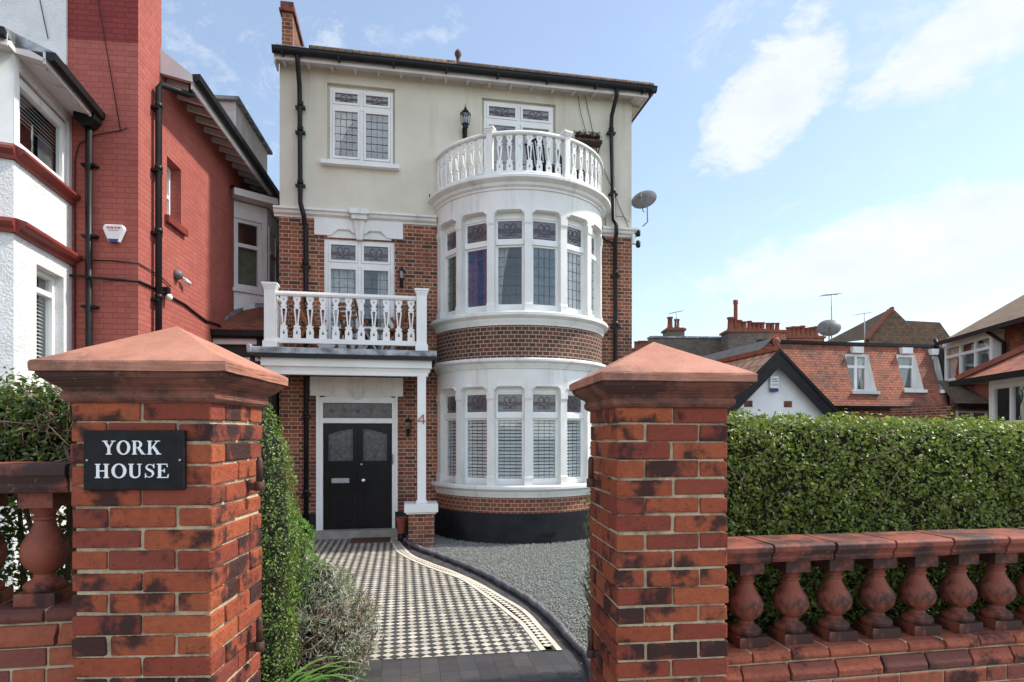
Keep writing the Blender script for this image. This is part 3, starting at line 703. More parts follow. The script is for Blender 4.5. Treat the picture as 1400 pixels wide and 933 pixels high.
for i in range(11): link('baluster',me,bal,(.265+.205*i,-1.05,3.46))
for i in range(4): link('baluster',me,bal,(.06,-.82+.21*i,3.46),(0,0,R_(90))); link('baluster',me,bal,(2.52,-.82+.21*i,3.46),(0,0,R_(90)))
# top balcony
tb=empty('balcony',(BC[0],BC[1],0),0,parent=house)
RB=BR-.02
mb=MB(); mb.arc([(RB-.04,7.02),(RB+.04,7.02),(RB+.05,7.05),(RB+.03,7.085),(RB-.03,7.085),(RB-.05,7.05)],C0,-84,84,72); mb.build('handrail',M['white_old'],tb)
mb=MB(); mb.arc([(RB-.03,6.33),(RB+.03,6.33),(RB+.03,6.40),(RB-.03,6.40)],C0,-84,84,72); mb.build('bottom_rail',M['white_old'],tb)
me=baluster_mesh(.62,.053)
PA=(-28,20.5)
ang=[-28+6.06*i for i in range(1,8)]+[-28-6.2*i for i in range(1,10)]+[20.5+6.2*i for i in range(1,11)]
for a in ang:
    link('baluster',me,tb,(*pt(a,RB),6.40),(0,0,R_(a)))
for a in PA:
    mb=MB(); post(mb,0,0,6.32,7.17,.052); mb.build('post',M['white_old'],tb,loc=(*pt(a,RB),0),rot=(0,0,R_(a)))

# --------------------------------------------------- roof, eaves, pipes
mb=MB(); OV=.30; zg=8.62; zr=11.1; yr=3.75; xr=3.55
mb.add([(-.02,-OV,zg+.0),(W+OV,-OV,zg),(W+OV,D_+.2,zg),(-.02,D_+.2,zg),(-.02,yr,zr),(xr,yr,zr)],
   [(0,1,5,4),(1,2,5),(2,3,4,5),(3,0,4),(0,3,2,1)])
rf=mb.build('roof',M['tile_old'],house)
mb=MB(); 
mb.tube([(W+OV,-OV,zg+.03),(xr,yr,zr+.03)],.08,6); mb.tube([(xr,yr,zr+.03),(-.02,yr,zr+.03)],.08,6); mb.build('ridge_tile',M['tile_old'],rf)
mb=MB(); mb.lathe([(.05,0),(.09,.05),(.04,.12),(.05,.2),(.09,.28),(.07,.36),(.02,.42)],(xr,yr,zr),10); mb.build('finial',M['terr_red'],rf)
mb=MB(); mb.box(-.02,W+.24,-.26,-.235,8.47,8.58); mb.box(W+.215,W+.24,-.235,D_,8.47,8.58); mb.box(-.045,-.02,-.26,.05,8.42,8.58)
mb.quad((-.02,-.235,8.535),(-.02,.03,8.555),(W,.03,8.555),(W+.215,-.235,8.535)); mb.quad((W,.03,8.555),(W,D_,8.555),(W+.215,D_,8.535),(W+.215,-.235,8.535))
mb.build('fascia',M['fascia'],house)
for i in range(17): mb=MB(); x=.1+i*.41; mb.bar((x,-.232,8.50),(x,.02,8.53),.05,.06); mb.build('rafter_end',M['fascia'],house)
for i in range(5): mb=MB(); y=.2+i*.6; mb.bar((W,y,8.53),(W+.21,y,8.50),.05,.06); mb.build('rafter_end',M['fascia'],house)
gp=[(.065*math.cos(R_(t)),8.62+.09*math.sin(R_(t))) for t in range(180,361,20)]+[(.075,8.635),(-.075,8.635)]
mb=MB(); mb.sweep([(a,b) for a,b in gp],(-.06,-.32,0),(W+.37,-.32,0)); mb.sweep(gp,(W+.31,-.38,0),(W+.31,D_,0))
for i in range(8): mb.box(.1+i*.95,.13+i*.95,-.40,-.24,8.51,8.54)
mb.build('gutter',M['black'],house)
def pipe(path,brk,nm='downpipe',r=.042):
    mb=MB(); mb.tube(path,r,10)
    for (x,y,z) in brk: mb.box(x-.085,x+.085,y-.03,y+.055,z-.02,z+.02); mb.lathe([(r+.012,-.04),(r+.012,.04)],(x,y,z+.06),12)
    mb.build(nm,M['black'],house)
pipe([(.36,-.32,8.54),(.36,-.30,8.42),(.36,-.10,8.12),(.36,-.07,7.85),(.37,-.07,6.12),(.38,-.13,6.02),(.42,-.18,5.88),(.44,-.18,5.80),(.45,-.10,5.68),(.46,-.07,5.6),(.47,-.07,3.3),(.47,-.07,.05)],[(.37,-.07,7.75),(.37,-.07,7.3),(.37,-.07,6.35),(.46,-.07,4.9),(.47,-.07,2.2),(.47,-.07,.8)])
pipe([(6.24,-.32,8.54),(6.24,-.30,8.42),(6.21,-.10,8.12),(6.21,-.07,7.85),(6.26,-.07,6.1),(6.28,-.17,5.98),(6.28,-.17,5.82),(6.29,-.08,5.7),(6.30,-.07,3.0),(6.30,-.07,.05)],[(6.21,-.07,7.8),(6.25,-.07,6.6),(6.3,-.07,5.0),(6.3,-.07,4.0)])
mb=MB(); mb.tube([(6.03,-.03,5.78),(6.1,-.06,5.70),(6.22,-.06,5.66),(6.29,-.06,5.6)],.022,6)
mb.tube([(5.55,-.02,8.5),(5.6,-.015,8.2),(6.05,-.015,6.6),(6.12,-.015,6.0),(6.14,-.03,5.85)],.006,4); mb.tube([(5.7,-.01,8.5),(5.95,-.01,7.4),(6.4,-.01,6.4),(6.6,-.01,5.98)],.006,4)
mb.tube([(6.2,-.01,6.35),(6.35,-.01,6.2),(6.5,-.01,6.2),(6.6,-.01,6.1)],.005,4); mb.build('cable',M['black'],house)
# chimney
mb=MB(); mb.box(.0,.19,.22,1.9,8.5,9.62); mb.build('chimney',M['brick_dark'] if 0 else M['brick'],rf)
mb=MB(); mb.box(-.04,.23,.17,1.96,9.62,9.67); mb.box(-.02,.21,.19,1.93,9.67,9.80); mb.build('chimney_cap',M['terr_red'],rf)
mb=MB(); mb.box(-.02,.50,-.28,.21,8.66,8.72); mb.build('lead_flashing',M['lead'],rf)

# --------------------------------------------------- things on the house
def HP(x,y,z):  # house-local -> world
    return Matrix.Translation(house.location) @ Matrix.Rotation(HA,4,'Z') @ Vector((x,y,z))
def lantern(x,z,h,label,col='black',glow=False,group='wall lanterns on the villa'):
    o=empty('wall_lantern',HP(x,-.02,z),HA,label,'lantern',group); s=h/.5
    def L(n_,prof,m,seg=6,y=-.13): 
        mb=MB(); mb.lathe([(r*s,q*s) for r,q in prof],(0,y,0),seg,smooth=False); mb.build(n_,M[m],o)
    mb=MB(); mb.box(-.045*s,.045*s,-.03,.015,-.02*s,.16*s); mb.tube([(0,-.02,.03*s),(0,-.07,-.01*s),(0,-.13,.03*s),(0,-.13,.10*s)],.015*s,6); mb.build('bracket',M[col],o)
    L('holder',[(.02,.08),(.05,.11),(.055,.15),(.075,.18)],col); L('cover',[(.10,.36),(.105,.37),(.05,.44),(.02,.46),(.022,.49),(.008,.50),(.004,.55)],col)
    L('glass_shade',[(.070,.18),(.095,.36)],'glass' if not glow else 'petal')
    mb=MB()
    for k in range(6):
        a=2*math.pi*k/6; mb.tube([(.072*s*math.cos(a),-.13+.072*s*math.sin(a),.18*s),(.097*s*math.cos(a),-.13+.097*s*math.sin(a),.36*s)],.005,4)
    mb.build('cage',M[col],o)
    L('bulb',[(.02,.18),(.03,.24),(.02,.30),(.005,.32)],'petal',10)
    return o
lantern(3.33,7.50,.50,'black six sided wall lantern on the cream wall left of the top balcony')
lantern(2.157,4.62,.34,'small black wall lantern on the brick wall above the first floor balcony')
lantern(2.278,1.86,.34,'black wall lantern on the brick wall beside the front door')
# planter rack
o=empty('wall_planter',HP(5.71,-.0,7.52),HA,'rusty wall planter of dark trailing plants fixed to the cream wall','planter')
mb=MB(); mb.box(-.27,.27,-.22,-.01,0,.03); mb.box(-.27,.27,-.22,-.21,0,.06); mb.bar((-.25,-.01,-.10),(-.25,-.2,.0),.015,.015); mb.bar((.25,-.01,-.10),(.25,-.2,.0),.015,.015); mb.build('rack',M['iron'],o)
for k in range(4):
    mb=MB(); mb.lathe([(.045,.03),(.065,.15),(.07,.15)],(-.19+.127*k,-.12,0),12); p=mb.build('pot',M['iron'],o)
    mb=MB()
    for q in range(26):
        a=random.uniform(0,6.28); r=random.uniform(.02,.09); x,y=-.19+.127*k+r*math.cos(a),-.12+r*math.sin(a)
        z=.15+random.uniform(0,.08); mb.tube([(-.19+.127*k,-.12,.14),((x-.19+.127*k)/2,(y-.12)/2,z+.02),(x,y,z)],.003,3); mb.quad((x-.02,y,z),(x,y-.01,z-.015),(x+.02,y,z+.01),(x,y,z+.02))
    mb.build('plant',M['herb'],p)
# satellite dish
def dish(loc,rz,s,label,name='satellite_dish',grp=None,tilt=.5):
    o=empty(name,loc,rz,label,'satellite dish',grp)
    mb=MB(); N_=24; vs=[];rows=6
    for j in range(rows+1):
        r=j/rows
        for k in range(N_):
            a=2*math.pi*k/N_; vs.append((r*.30*s*math.cos(a),-.10*s*(r*r-1)*-1-.1*s,r*.26*s*math.sin(a)))
    vs2=[(x,y+.012,z) for x,y,z in vs]; nn=len(vs)
    fs=[(j*N_+k,j*N_+(k+1)%N_,(j+1)*N_+(k+1)%N_,(j+1)*N_+k) for j in range(rows) for k in range(N_)]
    fs+= [tuple(nn+q for q in reversed(f)) for f in fs]+[(rows*N_+k,rows*N_+(k+1)%N_,nn+rows*N_+(k+1)%N_,nn+rows*N_+k) for k in range(N_)]
    mb.add(vs+vs2,fs,0,True); d=mb.build('reflector',M['grey_plastic'],o,rot=(-tilt*.8,0,0),sharp=40)
    mb=MB(); mb.tube([(0,.0,-.26*s),(0,-.12*s,-.28*s),(0,-.40*s,-.10*s)],.012*s,6); mb.box(-.03*s,.03*s,-.44*s,-.37*s,-.13*s,-.05*s); mb.build('receiver_arm',M['grey_plastic'],o,rot=(-tilt*.5,0,0))
    mb=MB(); mb.tube([(0,.02,0),(.02,.12*s,-.05*s),(.02,.14*s,-.42*s),(-.10*s,.16*s,-.50*s)],.018*s,6); mb.build('mast',M['metal'],o)
    return o
dish(HP(6.92,-.05,6.50),HA+R_(-38),.85,'grey satellite dish on the right corner of the cream wall')
o=empty('security_light',HP(6.70,-.06,5.60),HA,'two black security lights on a white bracket at the villa right corner','security light')
mb=MB(); mb.box(-.06,.0,-.04,.04,.05,.24); mb.build('bracket',M['white_plastic'],o,bevel=.006)
for z in(.02,.24):
    mb=MB(); mb.lathe([(.03,0),(.045,.02),(.045,.12),(.02,.14)],(.075,0,z-.03),12); mb.tube([(0,0,z+.03),(.075,0,z+.03)],.012,6); mb.build('lamp_head',M['black'],o)
# hook under the top balcony
mb=MB(); mb.tube([(-.28,-.10,6.28),(-.05,-.10,6.28),(.0,-.10,6.33)],.012,6); mb.tube([(-.28,-.10,6.24),(-.28,-.10,6.34)],.012,6)
o=mb.build('cable_hook',M['black'],None,loc=HP(2.95,0,0),rot=(0,0,HA)); tag(o,'small black iron hook on the wall at the left end of the top balcony','hook')
# house number
mb=MB(); t=.011
def seg2(mb,a,b,w,y0,y1):
    a=Vector((a[0],0,a[1]));b=Vector((b[0],0,b[1])); mb.bar((a.x,(y0+y1)/2,a.z),(b.x,(y0+y1)/2,b.z),w,abs(y1-y0),up=(0,1,0))
seg2(mb,(.03,.16),(-.06,.055),.017,-.012,0); seg2(mb,(-.065,.05),(.065,.05),.018,-.013,.001); seg2(mb,(.03,.165),(.03,0),.018,-.0125,.0005)
o=mb.build('house_number',M['copper'],None,loc=HP(2.49,-1.062,2.06),rot=(0,0,HA)); tag(o,'copper coloured number 4 on the white porch column','house number')
# door mat, pot
mb=MB(); mb.box(-.34,.34,-.22,.22,0,.022); o=mb.build('doormat',M['mat'],None,loc=HP(1.62,-.46,.006),rot=(0,0,HA),bevel=.006); tag(o,'brown doormat in front of the black front door','doormat')
o=empty('flower_pot',HP(2.16,-.62,0),HA,'small terracotta flower pot tucked behind the porch column base','flower pot')
mb=MB(); mb.lathe([(.07,0),(.10,.22),(.12,.22),(.12,.28),(.10,.28),(.09,.25)],(0,0,.15),16,cap=False); mb.build('pot',M['terr_pot'],o,sharp=40); mb=MB(); mb.lathe([(.08,0),(.06,.15)],(0,0,0),12); mb.build('stand',M['black'],o)
mb=MB(); mb.lathe([(.005,.395),(.09,.4)],(0,0,0),16); mb.build('soil_top',M['soil'],o)
# balcony furniture
def folding_chair(x,y,z,rz,label):
    o=empty('folding_chair',HP(x,y,z),HA+rz,label,'chair','folding chairs on the first floor balcony')
    for s in(-.21,.21):
        for k,(a,b) in enumerate((((s,.24,0),(s,-.16,.62)),((s*.9,-.24,0),(s*.9,.20,.92)))):
            mb=MB(); mb.bar(a,b,.03,.045); mb.build('leg',M['wood'],o)
    mb=MB()
    for i in range(6): mb.box(-.2,.2,-.21+.07*i,-.165+.07*i,.42,.437)
    mb.box(-.185,-.165,-.21,.2,.40,.42); mb.box(.165,.185,-.21,.2,.40,.42); mb.build('seat',M['wood'],o)
    mb=MB()
    for i in range(4): mb.bar((-.185,.125+.035*i,.62+.075*i),(.185,.125+.035*i,.62+.075*i),.018,.05)
    mb.build('backrest',M['wood'],o)
    return o
folding_chair(.62,-.55,3.28,R_(70),'teak folding chair at the left end of the first floor balcony')
folding_chair(1.30,-.50,3.28,R_(150),'middle teak folding chair on the first floor balcony, in front of the french window')
folding_chair(2.08,-.55,3.28,R_(-75),'teak folding chair at the right end of the first floor balcony below the lantern')
o=empty('folding_table',HP(1.62,-.62,3.28),HA,'white folding table on the first floor balcony behind the balusters','table')
mb=MB(); mb.lathe([(.26,.40),(.27,.41),(.27,.43),(.26,.44)],(0,0,0),24); mb.build('table_top',M['white_plastic'],o)
for a in (0,90,180,270):
    mb=MB(); mb.bar((.2*math.cos(R_(a+45)),.2*math.sin(R_(a+45)),.0),(-.12*math.cos(R_(a+45)),-.12*math.sin(R_(a+45)),.40),.025,.025); mb.build('leg',M['white_plastic'],o)
o=empty('storage_box',HP(.95,-.35,3.28),HA,'white storage box on the first floor balcony','storage box')
mb=MB(); mb.box(-.25,.25,-.15,.15,0,.22); mb.build('body',M['white_plastic'],o,bevel=.01)
mb=MB(); mb.box(-.26,.26,-.16,.16,.221,.25); mb.build('lid',M['white_plastic'],o,bevel=.006)
def dark_chair(x,y,rz,label):
    o=empty('patio_chair',HP(x,y,6.32),HA+rz,label,'chair','dark patio chairs on the top balcony')
    mb=MB(); mb.box(-.24,.24,-.24,.2,.40,.44); mb.build('seat',M['black'],o)
    mb=MB(); 
    for i in range(7): mb.bar((-.21+.07*i,.2,.44),(-.21+.07*i,.28,.88),.035,.015)
    mb.bar((-.24,.28,.88),(.24,.28,.88),.03,.03); mb.build('backrest',M['black'],o)
    for sx in(-.22,.22):
        for sy in(-.21,.2): mb=MB(); mb.box(sx-.015,sx+.015,sy-.015,sy+.015,0,.40); mb.build('leg',M['black'],o)
dark_chair(4.75,-.60,R_(120),'dark patio chair behind the middle balusters of the top balcony')
dark_chair(5.35,-.40,R_(60),'dark patio chair near the right post of the top balcony')
# =================================================================== generic pieces
def swin(parent,loc,rz,w,h,cols=(0,1),rows=(0,1),t=.05,curt=None,deep=.5,name='window',fm='white',cells_c=None,fd=.07):
    """plain painted window: frame with bars at the given fractions, pane, room behind"""
    f=MB(); ring(f,0,w,0,h,t,0,fd)
    for c in cols[1:-1]: f.box(w*c-t/2,w*c+t/2,-.004,fd-.004,t,h-t)
    for r in rows[1:-1]: f.box(t,w-t,-.008,fd-.008,h*r-t/2,h*r+t/2)
    o=f.build(name,M[fm],parent,loc=loc,rot=(0,0,rz))
    g=MB(); g.box(t,w-t,fd*.5,fd*.5+.006,t,h-t); g.build('pane',M['glass'],o)
    if curt:
        for k,(m,x0,x1,z0,z1,sd_) in enumerate(curt):
            c=MB()
            if sd_ is None: c.box(w*x0,w*x1,fd+.04,fd+.045,h*z0,h*z1)
            elif sd_=='slats':
                q=h*z0
                while q<h*z1: c.obox((w*(x0+x1)/2,fd+.05,q),(1,0,0),(0,math.cos(.6),math.sin(.6)),(0,-math.sin(.6),math.cos(.6)),w*(x1-x0)/2,.02,.002); q+=.045
            else: drape(c,w*x0,w*x1,h*z0,h*z1,fd+.06,sd_,.3,16)
            c.build('curtain' if m!='blind' else 'blind',M[m],o)
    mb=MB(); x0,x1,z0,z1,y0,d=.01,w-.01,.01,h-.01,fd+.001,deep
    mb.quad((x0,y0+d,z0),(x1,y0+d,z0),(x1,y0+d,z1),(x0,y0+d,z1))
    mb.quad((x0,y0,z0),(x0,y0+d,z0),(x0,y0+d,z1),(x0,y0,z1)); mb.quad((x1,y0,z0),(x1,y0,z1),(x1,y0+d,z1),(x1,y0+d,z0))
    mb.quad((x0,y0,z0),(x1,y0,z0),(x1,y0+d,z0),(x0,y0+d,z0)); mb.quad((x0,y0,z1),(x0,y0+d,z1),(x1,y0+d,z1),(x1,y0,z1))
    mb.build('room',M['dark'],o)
    return o
def hit(P0,a,px,py):
    """where a view line meets the vertical wall through P0 running at heading a: (distance along, height)"""
    k=(px-CX)/F; c,s=math.cos(a),math.sin(a)
    t=(k*P0[1]-P0[0])/(c-k*s); D=P0[1]+t*s
    return t,CAMZ-(py-HY)/F*D

# =================================================================== GROUND
def sheet(name,pts,z,mat,hole=None):
    mb=MB(); mb.poly([(p[0],p[1],z) for p in pts]); o=mb.build(name,mat); tag(o,kind='structure'); return o
n=NT('ground_soil_grass'); c=n.mix(n.smooth(n.noise(1.5,6),.4,.6),(.05,.06,.025),(.06,.045,.03)); n.bump(n.noise(30,5),.8,.02); M['ground']=n.fin(c,.95,.2)
mb=MB(); mb.quad((-400,-200,-.02),(400,-200,-.02),(400,700,-.02),(-400,700,-.02)); tag(mb.build('ground',M['ground']),kind='structure')
mb=MB(); mb.quad((-30,-8,-.004),(30,-8,-.004),(30,2.3,-.004),(-30,2.3,-.004)); tag(mb.build('pavement',M['paving']),kind='structure')
mb=MB(); mb.quad((-6.2,2.6,.0),(-1.0,2.6,.0),(-1.0,5.5,.0),(-5.4,11.4,.0)); tag(mb.build('flower_bed',M['soil']),kind='structure')
# tessellated path
def tile_nodes(name,side,ang,c_w,c_b,checker=True,grout=(.07,.065,.06)):
    n=NT(name); mp=n.n('ShaderNodeMapping'); n.l(n.obj(),mp.inputs[0]); mp.inputs['Rotation'].default_value=(0,0,-ang)
    sp=n.n('ShaderNodeSeparateXYZ'); n.l(mp.outputs[0],sp.inputs[0])
    u=n.math('DIVIDE',sp.outputs[0],side); v=n.math('DIVIDE',sp.outputs[1],side)
    fu,fv=n.math('FLOOR',u),n.math('FLOOR',v); ru,rv=n.math('SUBTRACT',u,fu),n.math('SUBTRACT',v,fv)
    cb=n.n('ShaderNodeCombineXYZ'); n.l(fu,cb.inputs[0]); n.l(fv,cb.inputs[1]); w=n.n('ShaderNodeTexWhiteNoise',noise_dimensions='2D'); n.l(cb.outputs[0],w.inputs['Vector'])
    par=n.math('GREATER_THAN',n.math('ABSOLUTE',n.math('MODULO',n.math('ADD',fu,fv),2.0)),.5)
    d=n.math('MULTIPLY',n.math('MINIMUM',n.math('MINIMUM',ru,n.math('SUBTRACT',1.0,ru)),n.math('MINIMUM',rv,n.math('SUBTRACT',1.0,rv))),side)
    g=n.smooth(d,.0012,.003)
    cw=n.mix(w.outputs['Value'],c_w,tuple(q*.7 for q in c_w)); cbk=n.mix(w.outputs['Value'],c_b,tuple(q*1.7 for q in c_b))
    col=n.mix(par,cw,cbk) if checker else cbk
    col=n.mix(n.math('MULTIPLY',n.smooth(n.noise(2.1,7,.65),.45,.75),.45),col,(.11,.095,.075))
    col=n.mix(g,grout,col)
    # a few hairline cracks and chipped tiles
    cr=n.smooth(n.math('ABSOLUTE',n.math('SUBTRACT',n.noise(.55,5,.6),.5)),.0,.004)
    col=n.mix(n.math('MULTIPLY',n.math('SUBTRACT',1.0,cr),.8),col,(.05,.045,.04))
    n.bump(n.math('ADD',g,n.math('MULTIPLY',w.outputs['Value'],.5)),.4,.002)
    return n.fin(col,.55,.35)
M['check']=tile_nodes('black_and_cream_tiles',.076,HA+R_(45),(.54,.50,.41),(.035,.033,.034))
M['quarry']=tile_nodes('dark_quarry_tiles',.152,HA,(.1,.1,.1),(.042,.040,.042),checker=False,grout=(.022,.02,.02))
M['stripw']=surf('cream_border_tile',(.66,.61,.50),(.52,.47,.38),7,.55,.1,60)
INN=[(530,736),(537,744),(544,755),(558,764),(573,771),(601,782),(633,794),(669,819),(701,844),(716,857),(744,893.5)]
OUT=[(541,736),(548,746),(562,760),(587,771),(616,782),(651,798),(687,819),(716,837),(737,858.6),(766,892.5)]
ROPE=[(545,733),(553,741),(573,753),(612,767.5),(658.6,787),(687,803),(723,824.6),(755,851),(780,880),(803,905),(812,940),(812,1010)]
def resample(P,step):
    P=[Vector((p.x,p.y,0)) for p in P]; 
    # Catmull-Rom then even steps
    Q=[]
    for i in range(len(P)-1):
        p0,p1,p2,p3=P[max(i-1,0)],P[i],P[i+1],P[min(i+2,len(P)-1)]
        for k in range(16):
            t=k/16; Q.append(.5*((2*p1)+(p2-p0)*t+(2*p0-5*p1+4*p2-p3)*t*t+(3*p1-p0-3*p2+p3)*t**3))
    Q.append(P[-1]); out=[Q[0]]; acc=0
    for a,b in zip(Q[:-1],Q[1:]):
        L_=(b-a).length; 
        while acc+L_>=step:
            a=a+(b-a)*((step-acc)/L_); out.append(a); L_=(b-a).length; acc=0
            if L_<1e-9: break
        acc+=L_
    return out
inn=resample([gnd(*p) for p in INN],.06); out_=resample([gnd(*p) for p in OUT],.06); rope=resample([gnd(*p) for p in ROPE],.095)
left=[gnd(376,733),gnd(388,745),gnd(405,790),gnd(436,850),gnd(470,906)]
base=[gnd(376,731),gnd(400,728)]+[Vector((-1.8,11.33,0)),Vector((-1.55,11.2,0))]+rope+[Vector((.6,2.5,0)),Vector((.6,2.2,0)),Vector((-1.0,2.2,0)),Vector((-1.0,4.2,0))]+list(reversed(left))
sheet('path',base,.006,M['quarry'])
rt=[p for p in inn]
field=[gnd(379,731),gnd(400,728.5),Vector((-1.95,11.3,0)),Vector((-1.75,11.25,0))]+rt+[gnd(478,906)]+list(reversed(left[:-1]))
sheet('tessellated_path',field,.010,M['check'])
def ribbon(mb,P,off,w,z,mi=0,breaks=None):
    for i in range(len(P)-1):
        a,b=P[i],P[i+1]; d0=(P[min(i+1,len(P)-1)]-P[max(i-1,0)]).normalized(); d1=(P[min(i+2,len(P)-1)]-P[i]).normalized()
        n0=Vector((d0.y,-d0.x,0)); n1=Vector((d1.y,-d1.x,0))
        mb.quad((*(a+n0*(off-w/2)).xy,z),(*(a+n0*(off+w/2)).xy,z),(*(b+n1*(off+w/2)).xy,z),(*(b+n1*(off-w/2)).xy,z),mi)
mb=MB(); 
# dark backing band between the two cream lines, cream lines, and the triangle dentils
m_=min(len(inn),len(out_))
def lerpline(A,B,k,n_=80):
    r=[]
    for i in range(n_+1):
        a=A[min(int(i/n_*(len(A)-1)),len(A)-1)]; b=B[min(int(i/n_*(len(B)-1)),len(B)-1)]; r.append(a+(b-a)*k)
    return r
lo=resample(lerpline(inn,out_,.0),.05); hi=resample(lerpline(inn,out_,1.),.05)
q=min(len(lo),len(hi))
lo=lerpline(inn,out_,0,120); hi=lerpline(inn,out_,1,120)
for i in range(120): mb.quad((*lo[i].xy,.013),(*hi[i].xy,.013),(*hi[i+1].xy,.013),(*lo[i+1].xy,.013),0)
ribbon(mb,inn,-.06,.06,.013,0)
ribbon(mb,inn,.0,.05,.016,1); ribbon(mb,out_,.0,.05,.016,1)
mid=resample(lerpline(inn,out_,.5,60),.082)
for i in range(len(mid)-1):
    d=(mid[i+1]-mid[i]).normalized(); nn=Vector((d.y,-d.x,0)); c=mid[i]
    mb.add([(*(c-d*.040).xy,.0165),(*(c+nn*.05).xy,.0165),(*(c+d*.040).xy,.0165),(*(c-nn*.05).xy,.0165)],[(0,1,2,3)],1)
tag(mb.build('path_border',[M['quarry'],M['stripw']]),kind='structure')
# rope edging: one twisted tile after the other
M['rope']=surf('dark_rope_edging',(.075,.072,.082),(.13,.125,.14),9,.45,.3,60,stain=(.13,.11,.09),st_sc=4,st_th=(.6,.8))
mb=MB()
for i in range(len(rope)-1):
    a,b=rope[i],rope[i+1]; d=(b-a).normalized(); s=Vector((d.y,-d.x,0)); n_=8
    for h in range(2):
        c=a+(b-a)*(.25+.5*h); vs=[];hl=(b-a).length*.25
        for (l,r) in((-hl,.012),(-hl*.55,.040),(hl*.55,.040),(hl,.012)):
            for k in range(n_):
                t=2*math.pi*k/n_; tw=math.cos(t)*.018
                p=c+d*(l+tw)+s*(r*math.cos(t))+Vector((0,0,.045+r*1.05*math.sin(t)+.006*math.sin(i*1.7))); vs.append(p)
        fs=[(j*n_+k,j*n_+(k+1)%n_,(j+1)*n_+(k+1)%n_,(j+1)*n_+k) for j in range(3) for k in range(n_)]+[tuple(range(n_-1,-1,-1)),tuple(range(3*n_,4*n_))]
        mb.add(vs,fs,0,True)
tag(mb.build('path_edging',M['rope']),kind='structure')
# gravel
M['gravelbase']=surf('gravel_bed',(.17,.18,.17),(.11,.115,.11),25,.9,.9,60,.02)
gr=list(rope)+[Vector((.6,2.9,0)),Vector((8,4.2,0)),Vector((8,13,0)),Vector((-1.4,11.6,0))]
sheet('gravel_bed',gr,.003,M['gravelbase'])
def chips(N,x0,x1,y0,y1,keep,smin,smax):
    pts=[];rx=np.array([p.x for p in rope]); ry=np.array([p.y for p in rope]); o_=np.argsort(ry)
    X=RNG.uniform(x0,x1,N); Y=y0+(y1-y0)*RNG.uniform(0,1,N)**1.25
    edge=np.interp(Y,ry[o_],rx[o_])+.07
    k=(X>edge); X,Y=X[k],Y[k]; return X,Y
X,Y=chips(62000,-1.6,2.3,4.4,12.1,None,0,0); n_=len(X)
base_v=np.array([(1,0,0),(0,1,0),(-1,0,0),(0,-1,0),(0,0,1),(0,0,-1)],float)
basef=np.array([(0,1,4),(1,2,4),(2,3,4),(3,0,4),(1,0,5),(2,1,5),(3,2,5),(0,3,5)])
sc=np.stack([RNG.uniform(.008,.019,n_),RNG.uniform(.006,.012,n_),RNG.uniform(.004,.009,n_)],1)
v=base_v[None]*sc[:,None]*RNG.uniform(.7,1.2,(n_,6,1))
a=RNG.uniform(0,6.28,n_); t=RNG.uniform(-.6,.6,n_)
vx=v[...,0]; vz=v[...,2]; x2=vx*np.cos(t)[:,None]-vz*np.sin(t)[:,None]; z2=vx*np.sin(t)[:,None]+vz*np.cos(t)[:,None]
xx=x2*np.cos(a)[:,None]-v[...,1]*np.sin(a)[:,None]; yy=x2*np.sin(a)[:,None]+v[...,1]*np.cos(a)[:,None]
V=np.stack([xx+X[:,None],yy+Y[:,None],z2+(.008+RNG.uniform(0,.014,n_))[:,None]],2).reshape(-1,3)
Fc=(basef[None]+6*np.arange(n_)[:,None,None]).reshape(-1,3)
def npmesh(name,V,Fc,mats,smooth=False,mi=None):
    me=bpy.data.meshes.new(name); k=Fc.shape[1]
    me.vertices.add(len(V)); me.vertices.foreach_set('co',V.astype('f').ravel())
    me.loops.add(Fc.size); me.loops.foreach_set('vertex_index',Fc.astype('i').ravel())
    me.polygons.add(len(Fc)); me.polygons.foreach_set('loop_start',np.arange(0,Fc.size,k,dtype='i')); me.polygons.foreach_set('loop_total',np.full(len(Fc),k,dtype='i'))
    for m in mats: me.materials.append(m)
    if mi is not None: me.polygons.foreach_set('material_index',mi.astype('i'))
    me.update(calc_edges=True); return me
n=NT('slate_chips'); g=n.n('ShaderNodeNewGeometry'); c=n.ramp(g.outputs['Random Per Island'],[(0,(.15,.17,.155)),(.4,(.23,.26,.235)),(.75,(.31,.33,.30)),(.93,(.36,.35,.30)),(1,(.48,.42,.33))]); M['chips']=n.fin(c,.8,.3)
tag(link('gravel',npmesh('gravel',V,Fc,[M['chips']])),kind='stuff')

